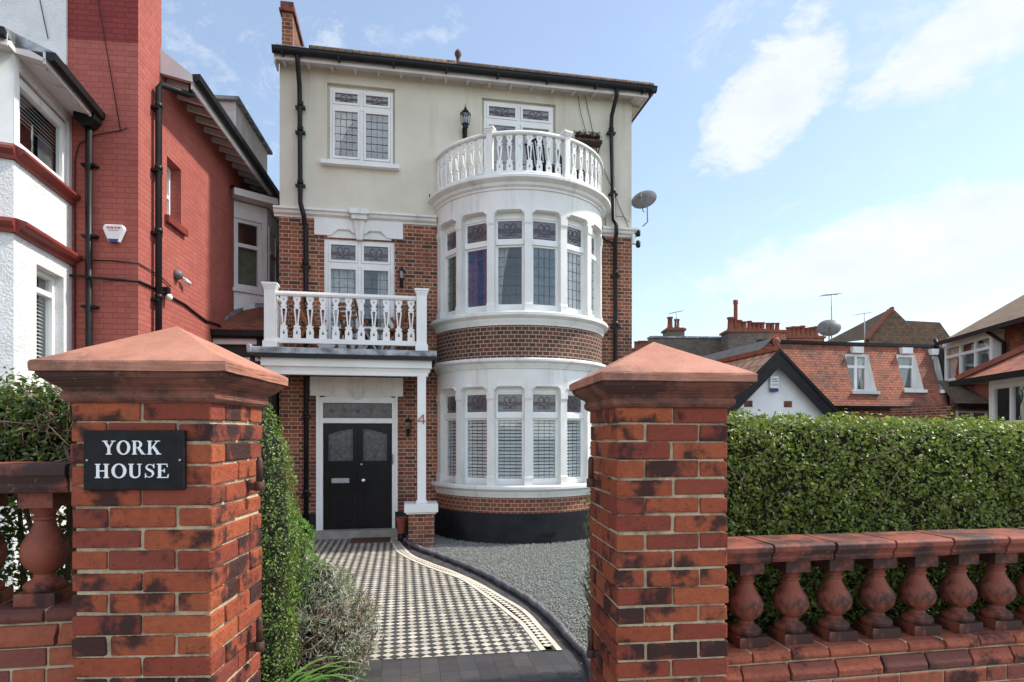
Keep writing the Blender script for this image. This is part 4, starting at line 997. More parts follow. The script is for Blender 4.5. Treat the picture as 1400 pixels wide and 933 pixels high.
# =================================================================== GATE PILLARS
def brickbox(mb,x0,x1,y0,y1,z0,z1,j=.002):
    r=lambda:random.uniform(-j,j)
    mb.box(x0+r(),x1+r(),y0+r(),y1+r(),z0+r(),z1+r())
PW=.457; PH=.2285
def pillar(cx,cy,rz,label,zt=2.006,h=.0715,seed=1):
    random.seed(seed)
    o=empty('gate_pillar',(cx,cy,0),rz,label,'gate pillar','brick gate pillars')
    mb=MB(); j=.0100; hb=.112; n_=int(zt/h)
    for k in range(n_):
        z1=zt-k*h; z0=z1-h+j
        rot=(k%2==1)
        def B(x0,x1,y0,y1):
            if rot: x0,x1,y0,y1=y0,y1,-x1,-x0
            brickbox(mb,x0,x1,y0,y1,z0,z1,.0032)
        H=PH; m=random.uniform(-.004,.004)
        B(-H,m-j/2,-H,-H+hb); B(m+j/2,H,-H,-H+hb); B(-H,m-j/2,H-hb,H); B(m+j/2,H,H-hb,H)
        B(-H,-H+hb,-H+hb+j,H-hb-j); B(H-hb,H,-H+hb+j,H-hb-j)
    mb.build('brick_shaft',M['pbrick'],o,bevel=.006,seg=2,jit=.0014)
    mb=MB(); mb.box(-PH+.010,PH-.010,-PH+.010,PH-.010,-.05,zt-.002); me=mb.mesh('mortar',M['mortar'])
    bm=bmesh.new(); bm.from_mesh(me); bmesh.ops.subdivide_edges(bm,edges=bm.edges[:],cuts=70,use_grid_fill=True)
    for v in bm.verts:
        q=math.sin(v.co.x*170+seed)*math.sin(v.co.z*140)*.0016+random.uniform(-.0018,.0018)
        v.co.x*=1+q/.22; v.co.y*=1+q/.22
    bm.to_mesh(me); bm.free(); link('mortar',me,o)
    mb=MB(); prof=[(.232,zt-.004),(.242,zt+.002),(.250,zt+.012),(.250,zt+.030),(.243,zt+.036),(.250,zt+.046),(.268,zt+.058),(.292,zt+.078),(.298,zt+.088),(.298,zt+.094),(.309,zt+.096),(.3105,zt+.124),(.306,zt+.130)]
    vs=[];N_=4
    for r,z in prof: vs+=[(-r,-r,z),(r,-r,z),(r,r,z),(-r,r,z)]
    fs=[(i*4+k,i*4+(k+1)%4,(i+1)*4+(k+1)%4,(i+1)*4+k) for i in range(len(prof)-1) for k in range(4)]
    vs.append((0,0,zt+.292)); L_=(len(prof)-1)*4
    fs+=[(L_+k,L_+(k+1)%4,len(vs)-1) for k in range(4)]+[(3,2,1,0)]
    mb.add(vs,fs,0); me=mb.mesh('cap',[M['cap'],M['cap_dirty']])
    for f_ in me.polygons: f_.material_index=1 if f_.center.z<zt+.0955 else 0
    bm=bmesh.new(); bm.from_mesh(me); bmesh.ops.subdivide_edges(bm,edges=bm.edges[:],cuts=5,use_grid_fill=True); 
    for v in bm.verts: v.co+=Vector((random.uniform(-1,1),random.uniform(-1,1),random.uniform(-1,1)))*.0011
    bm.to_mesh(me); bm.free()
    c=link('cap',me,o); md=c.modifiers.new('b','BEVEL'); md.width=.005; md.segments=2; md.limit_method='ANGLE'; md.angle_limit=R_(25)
    return o
def corner(px,D,rz,sx):
    """pillar centre from its front corner on the gate side"""
    X=(px-CX)/F*D; c,s=math.cos(rz),math.sin(rz); ax,ay=sx*PH,PH
    return X+ax*c-ay*s, D+ax*s+ay*c
tl=R_(2.3); cx,cy=corner(289,2.05,tl,-1); PL=pillar(cx,cy,tl,'left brick gate pillar with pyramid cap, carrying the black house sign',seed=3)
tr_=R_(6.0); rx_,ry_=corner(843,2.40,tr_,1); PR=pillar(rx_,ry_,tr_,'right brick gate pillar without a sign, beside the tall clipped hedge',h=.0722,seed=11)
def hinge(par,x,y,z,s):
    mb=MB(); mb.box(x,x+s*.075,y-.012,y+.012,z-.02,z+.008); mb.lathe([(.017,-.022),(.019,-.02),(.019,.012),(.017,.014)],(x+s*.072,y,z),12)
    mb.lathe([(.0125,0),(.0125,.085),(.006,.10)],(x+s*.072,y,z+.01),12); mb.build('hinge_pin',M['iron'],par)
for z in(1.70,1.08): hinge(PL,PH-.03,.09,z,1)
for z in(1.69,.95): hinge(PR,-PH+.03,.03,z,-1)
# the sign --------------------------------------------------------------
sg=empty('house_sign',PL.matrix_basis@Vector((-.0155,-PH-.010,1.812)),tl,'black slate plaque reading YORK HOUSE in white serif capitals on the left pillar','sign')
mb=MB(); mb.box(-.163,.163,-.008,.012,-.099,.099); mb.build('plaque',M['slate_sign'],sg,bevel=.002)
mb=MB()
for sx in(-1,1): mb.lathe([(.0035,-.003),(.0035,.002)],(sx*.15,-.009,.0),10,axis='y')
mb.build('screw',M['metal'],sg)
def glyph(mb,ch,x,z,s):
    """serif capitals drawn as solid strokes; returns the advance"""
    y0,y1=-.0105,-.0078
    def P(pts,dy=0): mb.prism([(x+a*s,y0+dy,z+b*s) for a,b in pts],(0,y1-y0,0))
    def R(a,b,c,d,dy=0): P([(a,c),(b,c),(b,d),(a,d)],dy)
    S=.17; t=.065
    if ch=='H':
        for a in(.07,.56): R(a,a+S,0,1); R(a-.07,a+S+.07,-.0,t,-.0003); R(a-.07,a+S+.07,1-t,1,-.0003)
        R(.20,.60,.46,.54,.0003); return .87
    if ch=='U':
        R(.07,.07+S,.26,1); R(0,.07+S+.07,1-t,1,-.0003); R(.60,.69,.26,1); R(.52,.77,1-t,1,-.0003)
        n_=10; o=[];i_=[]
        for k in range(n_+1):
            a=math.pi+math.pi*k/n_; o.append((.38+.31*math.cos(a),.28+.30*math.sin(a))); i_.append((.42+.18*math.cos(a),.28+.20*math.sin(a)))
        for k in range(n_): P([o[k],o[k+1],i_[k+1],i_[k]],.0002)
        return .84
    if ch=='O':
        n_=24
        for k in range(n_):
            a,b=2*math.pi*k/n_,2*math.pi*(k+1)/n_
            e=lambda q,rx,rz,tw:(.44+rx*math.cos(q),.5+rz*math.sin(q))
            P([e(a,.43,.52,0),e(b,.43,.52,0),e(b,.25,.44,0),e(a,.25,.44,0)])
        return .92
    if ch=='E':
        R(.07,.07+S,0,1); R(0,.62,0,t,-.0003); R(0,.60,1-t,1,-.0003); R(.2,.46,.47,.54,.0003); R(.40,.46,.38,.63,-.0002)
        P([(.55,1),(.60,1),(.62,.76),(.57,.78)],.0002); P([(.58,0),(.65,0),(.69,.27),(.63,.25)],.0002); return .74
    if ch=='R':
        R(.07,.07+S,0,1); R(0,.31,0,t,-.0003); R(0,.35,1-t,1,-.0003); R(.2,.36,.455,.52,.0003)
        n_=10;o=[];i_=[]
        for k in range(n_+1):
            a=-math.pi/2+math.pi*k/n_; o.append((.35+.29*math.cos(a),.7275+.2725*math.sin(a))); i_.append((.33+.14*math.cos(a),.7275+.205*math.sin(a)))
        for k in range(n_): P([i_[k],o[k],o[k+1],i_[k+1]],.0002)
        P([(.32,.49),(.50,.49),(.78,.065),(.62,.0)],-.0002); P([(.62,0),(.88,0),(.88,.05),(.66,.065)],.0001); return .90
    if ch=='K':
        R(.07,.07+S,0,1); R(0,.31,0,t,-.0003); R(0,.31,1-t,1,-.0003)
        P([(.22,.42),(.30,.42),(.68,.95),(.60,.98)],.0003); P([(.30,.56),(.44,.66),(.80,.06),(.62,.02)],-.0002)
        R(.56,.88,0,t,.0001); R(.48,.80,1-t,1,.0001); return .90
    if ch=='Y':
        P([(.07,.97),(.25,.97),(.50,.50),(.36,.42)],.0003); P([(.66,.97),(.74,.97),(.48,.42),(.40,.48)],-.0002)
        R(.335,.335+S,0,.50); R(.24,.60,0,t,-.0003); R(-.0,.34,1-t,1,-.0001); R(.56,.84,1-t,1,-.0001); return .84
    if ch=='S':
        pts=[(.56,.76),(.50,.89),(.34,.955),(.19,.90),(.13,.76),(.19,.63),(.34,.54),(.48,.44),(.53,.29),(.46,.12),(.30,.045),(.14,.10),(.08,.26)]
        wd=[.03,.05,.05,.07,.10,.12,.15,.14,.11,.08,.05,.05,.03]
        for k in range(len(pts)-1):
            a,b=Vector(pts[k]),Vector(pts[k+1]); pa=pts[max(k-1,0)];pb=pts[min(k+2,len(pts)-1)]
            da=(b-Vector(pa)).normalized(); db=(Vector(pb)-a).normalized()
            na=Vector((-da.y,da.x)); nb=Vector((-db.y,db.x))
            P([tuple(a+na*wd[k]/1.9),tuple(a-na*wd[k]/1.9),tuple(b-nb*wd[k+1]/1.9),tuple(b+nb*wd[k+1]/1.9)],.0002*(k%2))
        P([(.53,.68),(.59,.68),(.59,1.0),(.54,1.0)],.0004); P([(.05,.0),(.10,.0),(.10,.33),(.05,.33)],.0004); return .68
def word(tx,x0,x1,z,s):
    adv={'H':.87,'U':.84,'O':.92,'E':.74,'R':.90,'K':.90,'Y':.84,'S':.68}
    tot=sum(adv[c]+.07 for c in tx)-.07; k=(x1-x0)/(tot*s); x=x0
    mb=MB()
    for c in tx: b=len(mb.v); glyph(mb,c,0,z,s); mb.v[b:]=[(x+q[0]*k,q[1],q[2]) for q in mb.v[b:]]; x+=(adv[c]+.07)*s*k
    mb.build('lettering',M['letter'],sg)
word('YORK',-.101,.090,.0185,.046); word('HOUSE',-.124,.117,-.059,.047)

# =================================================================== BALUSTRADE WALLS
BP=[(.0,.0),(.066,.0),(.07,.004)]
def bal_mesh(h,seed):
    random.seed(seed)
    mb=MB(); b=.068
    mb.box(-b,b,-b,b,0,.045); mb.box(-.058,.058,-.058,.058,h-.055,h)
    k=h/.40
    pr=[(.060,.045),(.066,.052),(.067,.066),(.058,.078),(.042,.086),(.036,.096),(.034,.106),(.046,.118),(.062,.135),(.073,.160),(.077,.188),(.072,.214),(.058,.240),(.044,.262),(.036,.282),(.033,.296),(.040,.300),(.041,.310),(.034,.314),(.035,.322),(.046,.334),(.052,.345)]
    mb.lathe([(r,z if z<.1 else .1+(z-.1)*(h-.155)/.245) for r,z in pr],(0,0,0),24,cap=False)
    me=mb.mesh('baluster',M['terr'],bevel=0,sharp=40)
    for v in me.vertices: v.co+=Vector((random.uniform(-1,1),random.uniform(-1,1),0))*.0007
    return me
def garden_wall(P0,heading,x0,x1,zrt,zrb,zb,xs,label,seed,railh):
    random.seed(seed)
    o=empty('garden_wall',(P0[0],P0[1],0),heading,label,'garden wall','balustraded garden walls')
    # coping of moulded lengths
    mb=MB(); x=x0; L_=.30
    while x<x1:
        e=min(x+L_,x1); a=.004+random.uniform(0,.003); y=random.uniform(-.003,.003); dz=random.uniform(-.002,.002); H=zrt-zrb
        pr=[(-.02,zrb),(.01,zrb),(.02,zrb+.22*H),(.014,zrb+.30*H),(.028,zrb+.55*H),(.034,zrb+.62*H),(.034,zrb+.88*H),(.024,zrt),(-.20,zrt),(-.21,zrt-.02),(-.20,zrb)]
        mb.sweep([(p+y,q+dz) for p,q in pr],(x+a,0,0),(e-a,0,0)); x=e
    mb.build('coping',M['terr_red'],o,bevel=.002)
    mb=MB(); mb.box(x0,x1,.0,.165,zrb+.004,zrt-.012); mb.build('coping_mortar',M['mortar'],o)
    me=[bal_mesh(zrb-zb,seed+k) for k in range(3)]
    for i,xx in enumerate(xs): 
        b=link('baluster',me[i%3],o,(xx+random.uniform(-.004,.004),.088+random.uniform(-.004,.004),zb-.002),(random.uniform(-.012,.012),random.uniform(-.012,.012),random.uniform(-.09,.09)))
    # base: torus course, splayed course, brickwork
    mb=MB(); x=x0
    while x<x1:
        e=min(x+.19+random.uniform(-.01,.01),x1); a=.005; y=random.uniform(-.003,.003); dz=random.uniform(-.002,.001)
        pr=[(-.19,zb-.05),(.022,zb-.05),(.036,zb-.044),(.043,zb-.030),(.038,zb-.012),(.02,zb-.001),(-.19,zb-.0)]
        mb.sweep([(p+y,q+dz) for p,q in pr],(x+a,0,0),(e-a,0,0)); x=e
    x=x0-.08
    while x<x1:
        e=min(x+.225+random.uniform(-.008,.008),x1); a=.005; y=random.uniform(-.003,.003)
        pr=[(-.19,zb-.125),(.052,zb-.125),(.054,zb-.100),(.030,zb-.058),(-.19,zb-.058)]
        if e>x0: mb.sweep([(p+y,q) for p,q in pr],(max(x,x0)+a,0,0),(e-a,0,0))
        x=e
    mb.build('plinth_course',M['terr_red'] if 0 else M['wbrick'],o,bevel=.004,seg=2)
    mb=MB(); z=zb-.133; k=0
    while z>.0:
        x=x0-(.0 if k%2 else .11)
        while x<x1:
            e=x+(.225 if (int(x*10)+k)%3 else .11); 
            if e>x0: brickbox(mb,max(x,x0),min(e-.009,x1),-.060,.19,z-.063,z,.002)
            x=e
        z-=.0725; k+=1
    mb.build('brickwork',M['wbrick'],o,bevel=.0045,seg=2)
    mb=MB(); mb.box(x0,x1,-.052,.18,-.05,zb-.13); mb.box(x0,x1,-.02,.18,zb-.13,zb-.004); mb.build('mortar',M['mortar'],o)
    return o
A=(.934,2.6)
t0,_=hit((A[0]-.1*math.sin(HA),A[1]+.088*math.cos(HA)),HA,1018.7,700); t1,_=hit((A[0]-.1*math.sin(HA),A[1]+.088*math.cos(HA)),HA,1361,700)
sp_=(t1-t0)/6
xs=[t0+sp_*i for i in range(13)]
WR=garden_wall(A,HA,-.12,3.2,1.424,1.345,.975,xs,'low brick wall with terracotta balusters below the clipped hedge on the right',21,.075)
B=(-1.60,2.22)
tb0,_=hit((B[0]-.088*math.sin(HA),B[1]+.088*math.cos(HA)),HA,63,700)
WL=garden_wall(B,HA,-2.4,.14,1.79,1.685,1.275,[tb0-.21*i for i in range(0,10)],'low brick wall with terracotta balusters left of the sign pillar',33,.085)

# =================================================================== PLANTS
def leaf_mesh(name,P,Nn,L_,wr,mats,fold=.25,T=None):
    """P points, Nn leaf-face normals, L_ lengths; each leaf two triangles folded on its rib"""
    n_=len(P); Nn=Nn/np.linalg.norm(Nn,axis=1,keepdims=True)
    if T is None: T=RNG.normal(size=(n_,3))
    T=T-Nn*(T*Nn).sum(1,keepdims=True); T/=np.linalg.norm(T,axis=1,keepdims=True); S=np.cross(Nn,T)
    L_=L_[:,None]; w=L_*wr*.5
    b=P-T*L_*.5; tip=P+T*L_*.5-Nn*L_*.08; l=P-S*w+Nn*w*fold; r=P+S*w+Nn*w*fold
    V=np.stack([b,l,tip,r],1).reshape(-1,3); i=4*np.arange(n_)
    Fc=np.concatenate([np.stack([i,i+1,i+2],1),np.stack([i,i+2,i+3],1)])
    return npmesh(name,V,Fc,mats)
def lump(P,s,amp,seed=0):
    q=P*s+seed
    return amp*(np.sin(q[:,0]*1.7+np.sin(q[:,2]*1.3))*np.sin(q[:,2]*2.1+1.3*np.sin(q[:,1]))+.6*np.sin(q[:,0]*4.3+2)*np.sin(q[:,2]*3.9+q[:,1]*2))
def box_hedge(name,root,x0,x1,y0,y1,z0,z1,N,size,mats,label,cat,amp=.03,depth=.11,slope=0,core=.12,twigs=300,cmat='core',fr=.55):
    o=empty(name,root[0],root[1],label,cat)
    A1=(x1-x0)*(z1-z0); A2=(x1-x0)*(y1-y0); A3=(y1-y0)*(z1-z0)
    # front gets the most leaves, then the top, ends and back
    ws=np.array([A1*2.2,A1*.5,A2*1.0,A3*1.2,A3*1.2]); ws/=ws.sum(); f=RNG.choice(5,N,p=ws)
    U=RNG.uniform(0,1,(N,2)); d=-RNG.exponential(depth*.5,N)+.02; d=np.clip(d,-depth*2.5,.035)
    P=np.zeros((N,3)); Nn=np.zeros((N,3))
    X=x0+(x1-x0)*U[:,0]; Z=z0+(z1-z0)*U[:,1]; Yy=y0+(y1-y0)*U[:,1]; Y2=y0+(y1-y0)*U[:,0]
    def put(m,x,y,z,nx,ny,nz): P[m]=np.stack([x,y,z],1)[m]; Nn[m]=(nx,ny,nz)
    one=np.ones(N)
    put(f==0,X,one*y0,Z,0,-1,0); put(f==1,X,one*y1,Z,0,1,0); put(f==2,X,Yy,one*z1,0,0,1); put(f==3,one*x0,Y2,Z,-1,0,0); put(f==4,one*x1,Y2,Z,1,0,0)
    dd=d+lump(P,5,amp)+lump(P,17,amp*.5,3)
    P+=Nn*dd[:,None]
    # round the top arris
    over=np.clip((P[:,2]-(z1-.10))/.10,0,1); P[:,1]+=np.where(f==0,over**2*.05,0)
    P[:,2]+=slope*(P[:,0]-x0)
    Nn=Nn*.55+np.array([0,0,.45])+RNG.normal(size=(N,3))*.75
    # shoots standing proud of the clipped top
    link('foliage',leaf_mesh('foliage',P,Nn,RNG.uniform(.6,1.25,N)*size,fr,mats),o)
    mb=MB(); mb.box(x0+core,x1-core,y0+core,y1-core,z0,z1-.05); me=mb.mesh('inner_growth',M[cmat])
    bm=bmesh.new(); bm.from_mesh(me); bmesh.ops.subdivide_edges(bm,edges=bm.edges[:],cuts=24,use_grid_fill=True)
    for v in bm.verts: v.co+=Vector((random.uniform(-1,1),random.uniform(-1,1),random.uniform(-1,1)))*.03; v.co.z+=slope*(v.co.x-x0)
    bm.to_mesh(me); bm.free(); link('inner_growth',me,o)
    mb=MB()
    for _ in range(twigs):
        x,z=random.uniform(x0+.03,x1-.03),random.uniform(z0,z1-.1); y=y0+random.uniform(.0,.12)
        p=Vector((x,y,z)); d_=Vector((random.gauss(0,.6),random.gauss(-.25,.3),random.gauss(.6,.4))).normalized(); L__=random.uniform(.06,.22)
        mb.tube([p,p+d_*L__*.5+Vector((random.gauss(0,.01),0,0)),p+d_*L__],[.003,.0025,.0012],4)
    mb.build('twigs',M['twig'],o)
    return o
c10,s10=math.cos(HA),math.sin(HA)
box_hedge('hedge',((A[0]-.28*s10,A[1]+.28*c10,0),HA),-.05,3.6,.0,.75,.35,1.985,95000,.0255,[M['privet']],'long clipped green hedge with a flat top above the right balustrade','hedge',slope=-.02,twigs=260)
mb=MB()
# stems under the hedge
for i in range(60):
    x=random.uniform(0,3.5); y=random.uniform(.2,.6); mb.tube([(x,y,0),(x+random.gauss(0,.05),y,.25),(x+random.gauss(0,.1),y+random.gauss(0,.05),.8)],[.02,.014,.008],6)
HR=[q for q in bpy.data.objects if q.name=='hedge'][0]; mb.build('stems',M['bark'],HR)
box_hedge('hedge',((B[0]-.32*s10,B[1]+.32*c10,0),HA),-2.6,.20,.0,.7,1.70,2.16,27000,.031,[M['privet_left']],'loose twiggy hedge rising above the left balustrade beside the sign pillar','hedge',amp=.05,depth=.16,slope=-.03,twigs=600,core=.14,fr=.5)
HL=bpy.data.objects['hedge.001']; mb=MB()
for i in range(46):
    x=random.uniform(-2.5,.15); y=random.uniform(.15,.6); dx=random.gauss(0,.25)
    mb.tube([(x,y,0),(x+dx*.3,y,.6),(x+dx*.7,y+random.gauss(0,.06),1.25),(x+dx,y+random.gauss(0,.1),1.85)],[.020,.016,.012,.006],6)
mb.build('stems',M['bark'],HL)
P=np.stack([RNG.uniform(-2.6,.2,24000),RNG.uniform(.30,.95,24000),RNG.uniform(.1,1.75,24000)],1); link('foliage',leaf_mesh('foliage',P,RNG.normal(size=(24000,3)),RNG.uniform(.03,.05,24000),.5,[M['privet_left']]),HL)
def blob_shrub(name,c,prof,N,size,mat,label,cat,wr=.55,up=.4,twigs=0,core=.72,seedl=0,dep=.25,tang=False,la=1.0):
    """prof: list of (z, radius)"""
    o=empty(name,(c[0],c[1],0),0,label,cat); zs=np.array([p[0] for p in prof]); rs=np.array([p[1] for p in prof])
    # area-weighted heights
    zz=np.linspace(zs[0],zs[-1],400); ww=np.interp(zz,zs,rs)+.01; Z=RNG.choice(zz,N,p=ww/ww.sum())+RNG.uniform(-.01,.01,N)
    a=RNG.uniform(0,2*np.pi,N); r=np.interp(Z,zs,rs)*(1-np.clip(RNG.exponential(dep*.5,N),0,.9))
    P=np.stack([r*np.cos(a),r*np.sin(a),Z],1); r2=r*(1+lump(P,9,.10*la,seedl)+lump(P,23,.06*la,seedl))
    P[:,0]=r2*np.cos(a); P[:,1]=r2*np.sin(a)
    Nn=np.stack([np.cos(a),np.sin(a),np.full(N,up)],1)+RNG.normal(size=(N,3))*.7
    T=None
    if tang: T=np.stack([np.cos(a)*.7,np.sin(a)*.7,np.full(N,.8)],1)+RNG.normal(size=(N,3))*.45
    link('foliage',leaf_mesh('foliage',P,Nn,RNG.uniform(.6,1.3,N)*size,wr,[mat],T=T),o)
    if core:
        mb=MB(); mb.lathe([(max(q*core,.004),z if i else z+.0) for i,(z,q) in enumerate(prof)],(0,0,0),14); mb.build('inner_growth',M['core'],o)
    if twigs:
        mb=MB()
        for _ in range(twigs):
            a_=random.uniform(0,6.28); z=random.uniform(prof[0][0]+.05,prof[-1][0]*.7); rr=float(np.interp(z,zs,rs))
            p=Vector((rr*.25*math.cos(a_),rr*.25*math.sin(a_),z*.4)); q=Vector((rr*1.02*math.cos(a_),rr*1.02*math.sin(a_),z)); m=(p+q)/2+Vector((random.gauss(0,.03),random.gauss(0,.03),random.gauss(0,.03)))
            mb.tube([p,m,q,q+Vector((random.gauss(0,.03),random.gauss(0,.03),.05))],[.008,.006,.004,.002],5)
        mb.build('twigs',M['twig'],o)
    return o
blob_shrub('box_shrub',(-1.70,4.10),[(.0,.22),(.5,.25),(.9,.26),(1.3,.26),(1.7,.23),(1.95,.15),(2.10,.07),(2.20,.01)],17000,.020,M['box_leaf'],'tall narrow light green shrub right behind the left gate pillar','shrub')
blob_shrub('conifer_bush',(-1.80,4.55),[(.3,.20),(.6,.30),(.85,.36),(1.05,.34),(1.25,.25),(1.45,.08),(1.5,.01)],14000,.026,M['conifer'],'rounded bright green bush between the tall narrow shrub and the lavender','shrub',wr=.25,tang=True)
lv=blob_shrub('lavender_bush',(-1.50,4.68),[(.02,.27),(.15,.38),(.35,.44),(.55,.40),(.75,.30),(.87,.17),(.93,.03)],13500,.052,M['lavender'],'woody grey green lavender bush spilling over the edge of the tiled path','lavender',wr=.15,tang=True,twigs=330,core=.5,seedl=4,dep=.4,la=2.2)
mb=MB(); random.seed(5)
for i in range(150):
    a_=random.uniform(-2.75,-1.2); z=random.uniform(.12,.62); r=random.uniform(.30,.47); q=Vector((r*math.cos(a_),r*math.sin(a_),z)); d_=Vector((random.uniform(.3,1),random.gauss(-.1,.25),random.gauss(.1,.3))).normalized(); l_=random.uniform(.08,.26)
    mb.tube([q-d_*l_*.5,q+Vector((0,-.012,random.gauss(0,.015))),q+d_*l_*.5+Vector((0,0,.02))],[.0055,.004,.002],4)
mb.build('dead_stems',M['twig'],lv)
o=empty('strap_leaf_plant',(-1.49,3.90,0),0,'clump of arching strap leaves at the foot of the left pillar','plant'); mb=MB()
for i in range(46):
    a=random.uniform(-2.6,1.2); L_=random.uniform(.38,.62); el0=random.uniform(.7,1.35); w=random.uniform(.012,.020); p=Vector((random.gauss(0,.05),random.gauss(0,.05),.08)); pts=[p]; e=el0
    for k in range(7): p=p+Vector((math.cos(a)*math.cos(e),math.sin(a)*math.cos(e),math.sin(e)))*L_/7*1.2; e-=random.uniform(.22,.36); pts.append(p)
    s=Vector((-math.sin(a),math.cos(a),0)); vs=[];
    for k,q in enumerate(pts): ww=w*(1-(k/7)**2.2)+.0008; vs+=[q-s*ww+Vector((0,0,.003)),q-Vector((0,0,.002)),q+s*ww+Vector((0,0,.003))]
    mb.add(vs,[(3*k,3*k+1,3*k+4,3*k+3) for k in range(7)]+[(3*k+1,3*k+2,3*k+5,3*k+4) for k in range(7)],0,True)
mb.build('foliage',M['strap'],o)
blob_shrub('climbing_shrub',(.82,4.7),[(.1,.2),(.7,.26),(1.2,.25),(1.6,.22),(1.9,.20),(2.1,.10),(2.15,.02)],6500,.03,M['privet'],'leafy shrub against the inner side of the right gate pillar','shrub',core=.5,dep=.5,twigs=60)

n_=260; t=RNG.integers(0,len(rope),n_); PX=np.array([rope[k].x for k in t])+RNG.normal(0,.10,n_)+.05; PY=np.array([rope[k].y for k in t])+RNG.normal(0,.06,n_)
Pf=np.stack([PX,PY,np.full(n_,.03)],1); NN=np.stack([RNG.normal(0,.35,n_),RNG.normal(0,.35,n_),np.ones(n_)],1)
M['dry']=leaf_mat('fallen_leaf',[(0,(.16,.09,.04)),(.6,(.24,.15,.06)),(1,(.12,.14,.04))],.1,.8)
tag(link('fallen_leaves',leaf_mesh('fallen_leaves',Pf,NN,RNG.uniform(.02,.045,n_),.5,[M['dry']])),kind='stuff')
# =================================================================== LEFT NEIGHBOUR (red painted brick)
NA=R_(6.5); NP=(-4.835,7.9)
nb=empty('neighbour_house',(NP[0],NP[1],0),NA,'neighbouring house of red painted brick with a white roughcast bay at the left','house')
NI=(Matrix.Translation((NP[0],NP[1],0))@Matrix.Rotation(NA,4,'Z')).inverted()
def NL(X,Y,Z=0): return NI@Vector((X,Y,Z))
side_h=lambda px,py: hit(NP,NA+R_(90),px,py)     # on the side wall: (local y, z)
# red side wall
ya,zt_=side_h(228.2,213); yb,_=side_h(247.5,232); _,zb_=side_h(228.2,293)
mb=MB(); wz0,wz1=0,7.25
tmp=MB(); wall_grid(tmp,.66,12.0,0,wz1,[(ya,yb,zb_,zt_)],rev=.16)
tmp.v=[(-y,x,z) for x,y,z in tmp.v]; 
tmp.build('side_wall',M['brick_red_paint'],nb)
w_=swin(nb,(-.15,ya,zb_),R_(90),yb-ya,zt_-zb_,(0,1),(0,.45,1),t=.05,curt=[('curtain',.05,.5,.1,.9,-1)])
mb=MB(); mb.box(-.1,.06,ya-.08,yb+.12,zb_-.13,zb_-.03); mb.build('window_sill',M['redtrim'],nb)
mb=MB(); mb.box(-.001,.025,ya-.12,yb+.12,zt_,zt_+.26) if 0 else None
# chimney breast (front face flush with the street face) up past the top of the picture
zs_=1.9+533/835*7.9
mb=MB()
mb.quad((-.87,0,0),(0,0,0),(0,0,zs_),(-.87,0,zs_),0); mb.quad((-.87,0,zs_),(0,0,zs_),(0,0,13),(-.87,0,13),1)
mb.quad((0,0,0),(0,.66,0),(0,.66,13),(0,0,13),0); mb.quad((0,.66,7.2),(-.87,.66,7.2),(-.87,.66,13),(0,.66,13),0); mb.quad((-.87,.66,7.2),(-.87,0,7.2),(-.87,0,13),(-.87,.66,13),0); mb.quad((-.87,0,13),(0,0,13),(0,.66,13),(-.87,.66,13),1)
mb.build('chimney_breast',[M['brick_red_paint'],M['brick_red_dark']],nb)
mb=MB(); mb.quad((-6,.04,0),(-.87,.04,0),(-.87,.04,6.6),(-6,.04,6.6)); mb.quad((-.87,.04,0),(-.87,0,0),(-.87,0,7),(-.87,.04,7)); mb.quad((-6,12,0),(-6,.04,0),(-6,.04,7),(-6,12,7)); mb.quad((0,12,0),(-6,12,0),(-6,12,7.2),(0,12,7.2)); mb.build('front_wall',M['brick_red_paint'],nb)
mb=MB(); mb.box(-6,-.85,-.03,.5,6.6,11.5); mb.build('upper_wall',M['rough'],nb)
mb=MB(); mb.box(-6,-.86,-.05,.0,6.54,6.60); mb.build('drip_mould',M['redtrim'],nb)
# white bay block
A0=Vector((-5.32,6.52,0)); A1_=Vector((-5.65,7.9,0)); a0=NL(*A0); a1=NL(*A1_)
dS=(a1-a0).normalized(); Ls=(a1-a0).length+.05; angS=math.atan2(dS.y,dS.x)
bayN=empty('bay',(a0.x,a0.y,0),angS,parent=nb)   # local +x runs back along the side face, faces -y
wS=math.atan2((A1_-A0).y,(A1_-A0).x)
hs=lambda px,py: hit((A0.x,A0.y),wS,px,py)
x0w,z1w=hs(28,112); x1w,_=hs(92,160); _,z0w=hs(83,243)
x0l,z1l=hs(50,361); x1l,_=hs(87,381); z0l=2.6
FL=3.0  # front face length to the left
# rotate the sheets: local x along the side face; the front face runs along +y from x=0
mb=MB(); wall_grid(mb,0,Ls,0,6.0,[(x0w-.05,x1w+.04,z0w-.08,z1w+.1),(x0l,x1l,z0l,z1l)],rev=.14)
fr_=MB(); wall_grid(fr_,-FL,0,0,6.0,[(-1.5,-.35,4.98,z1w+.1),(-1.4,-.5,2.6,z1l)],rev=.14)
cang=R_(78)  # the front face turns 78 deg from the side face
def turn(p): x,y,z=p; return (x*math.cos(-cang)-y*math.sin(-cang),x*math.sin(-cang)+y*math.cos(-cang),z)
fr_.v=[turn(p) for p in fr_.v]
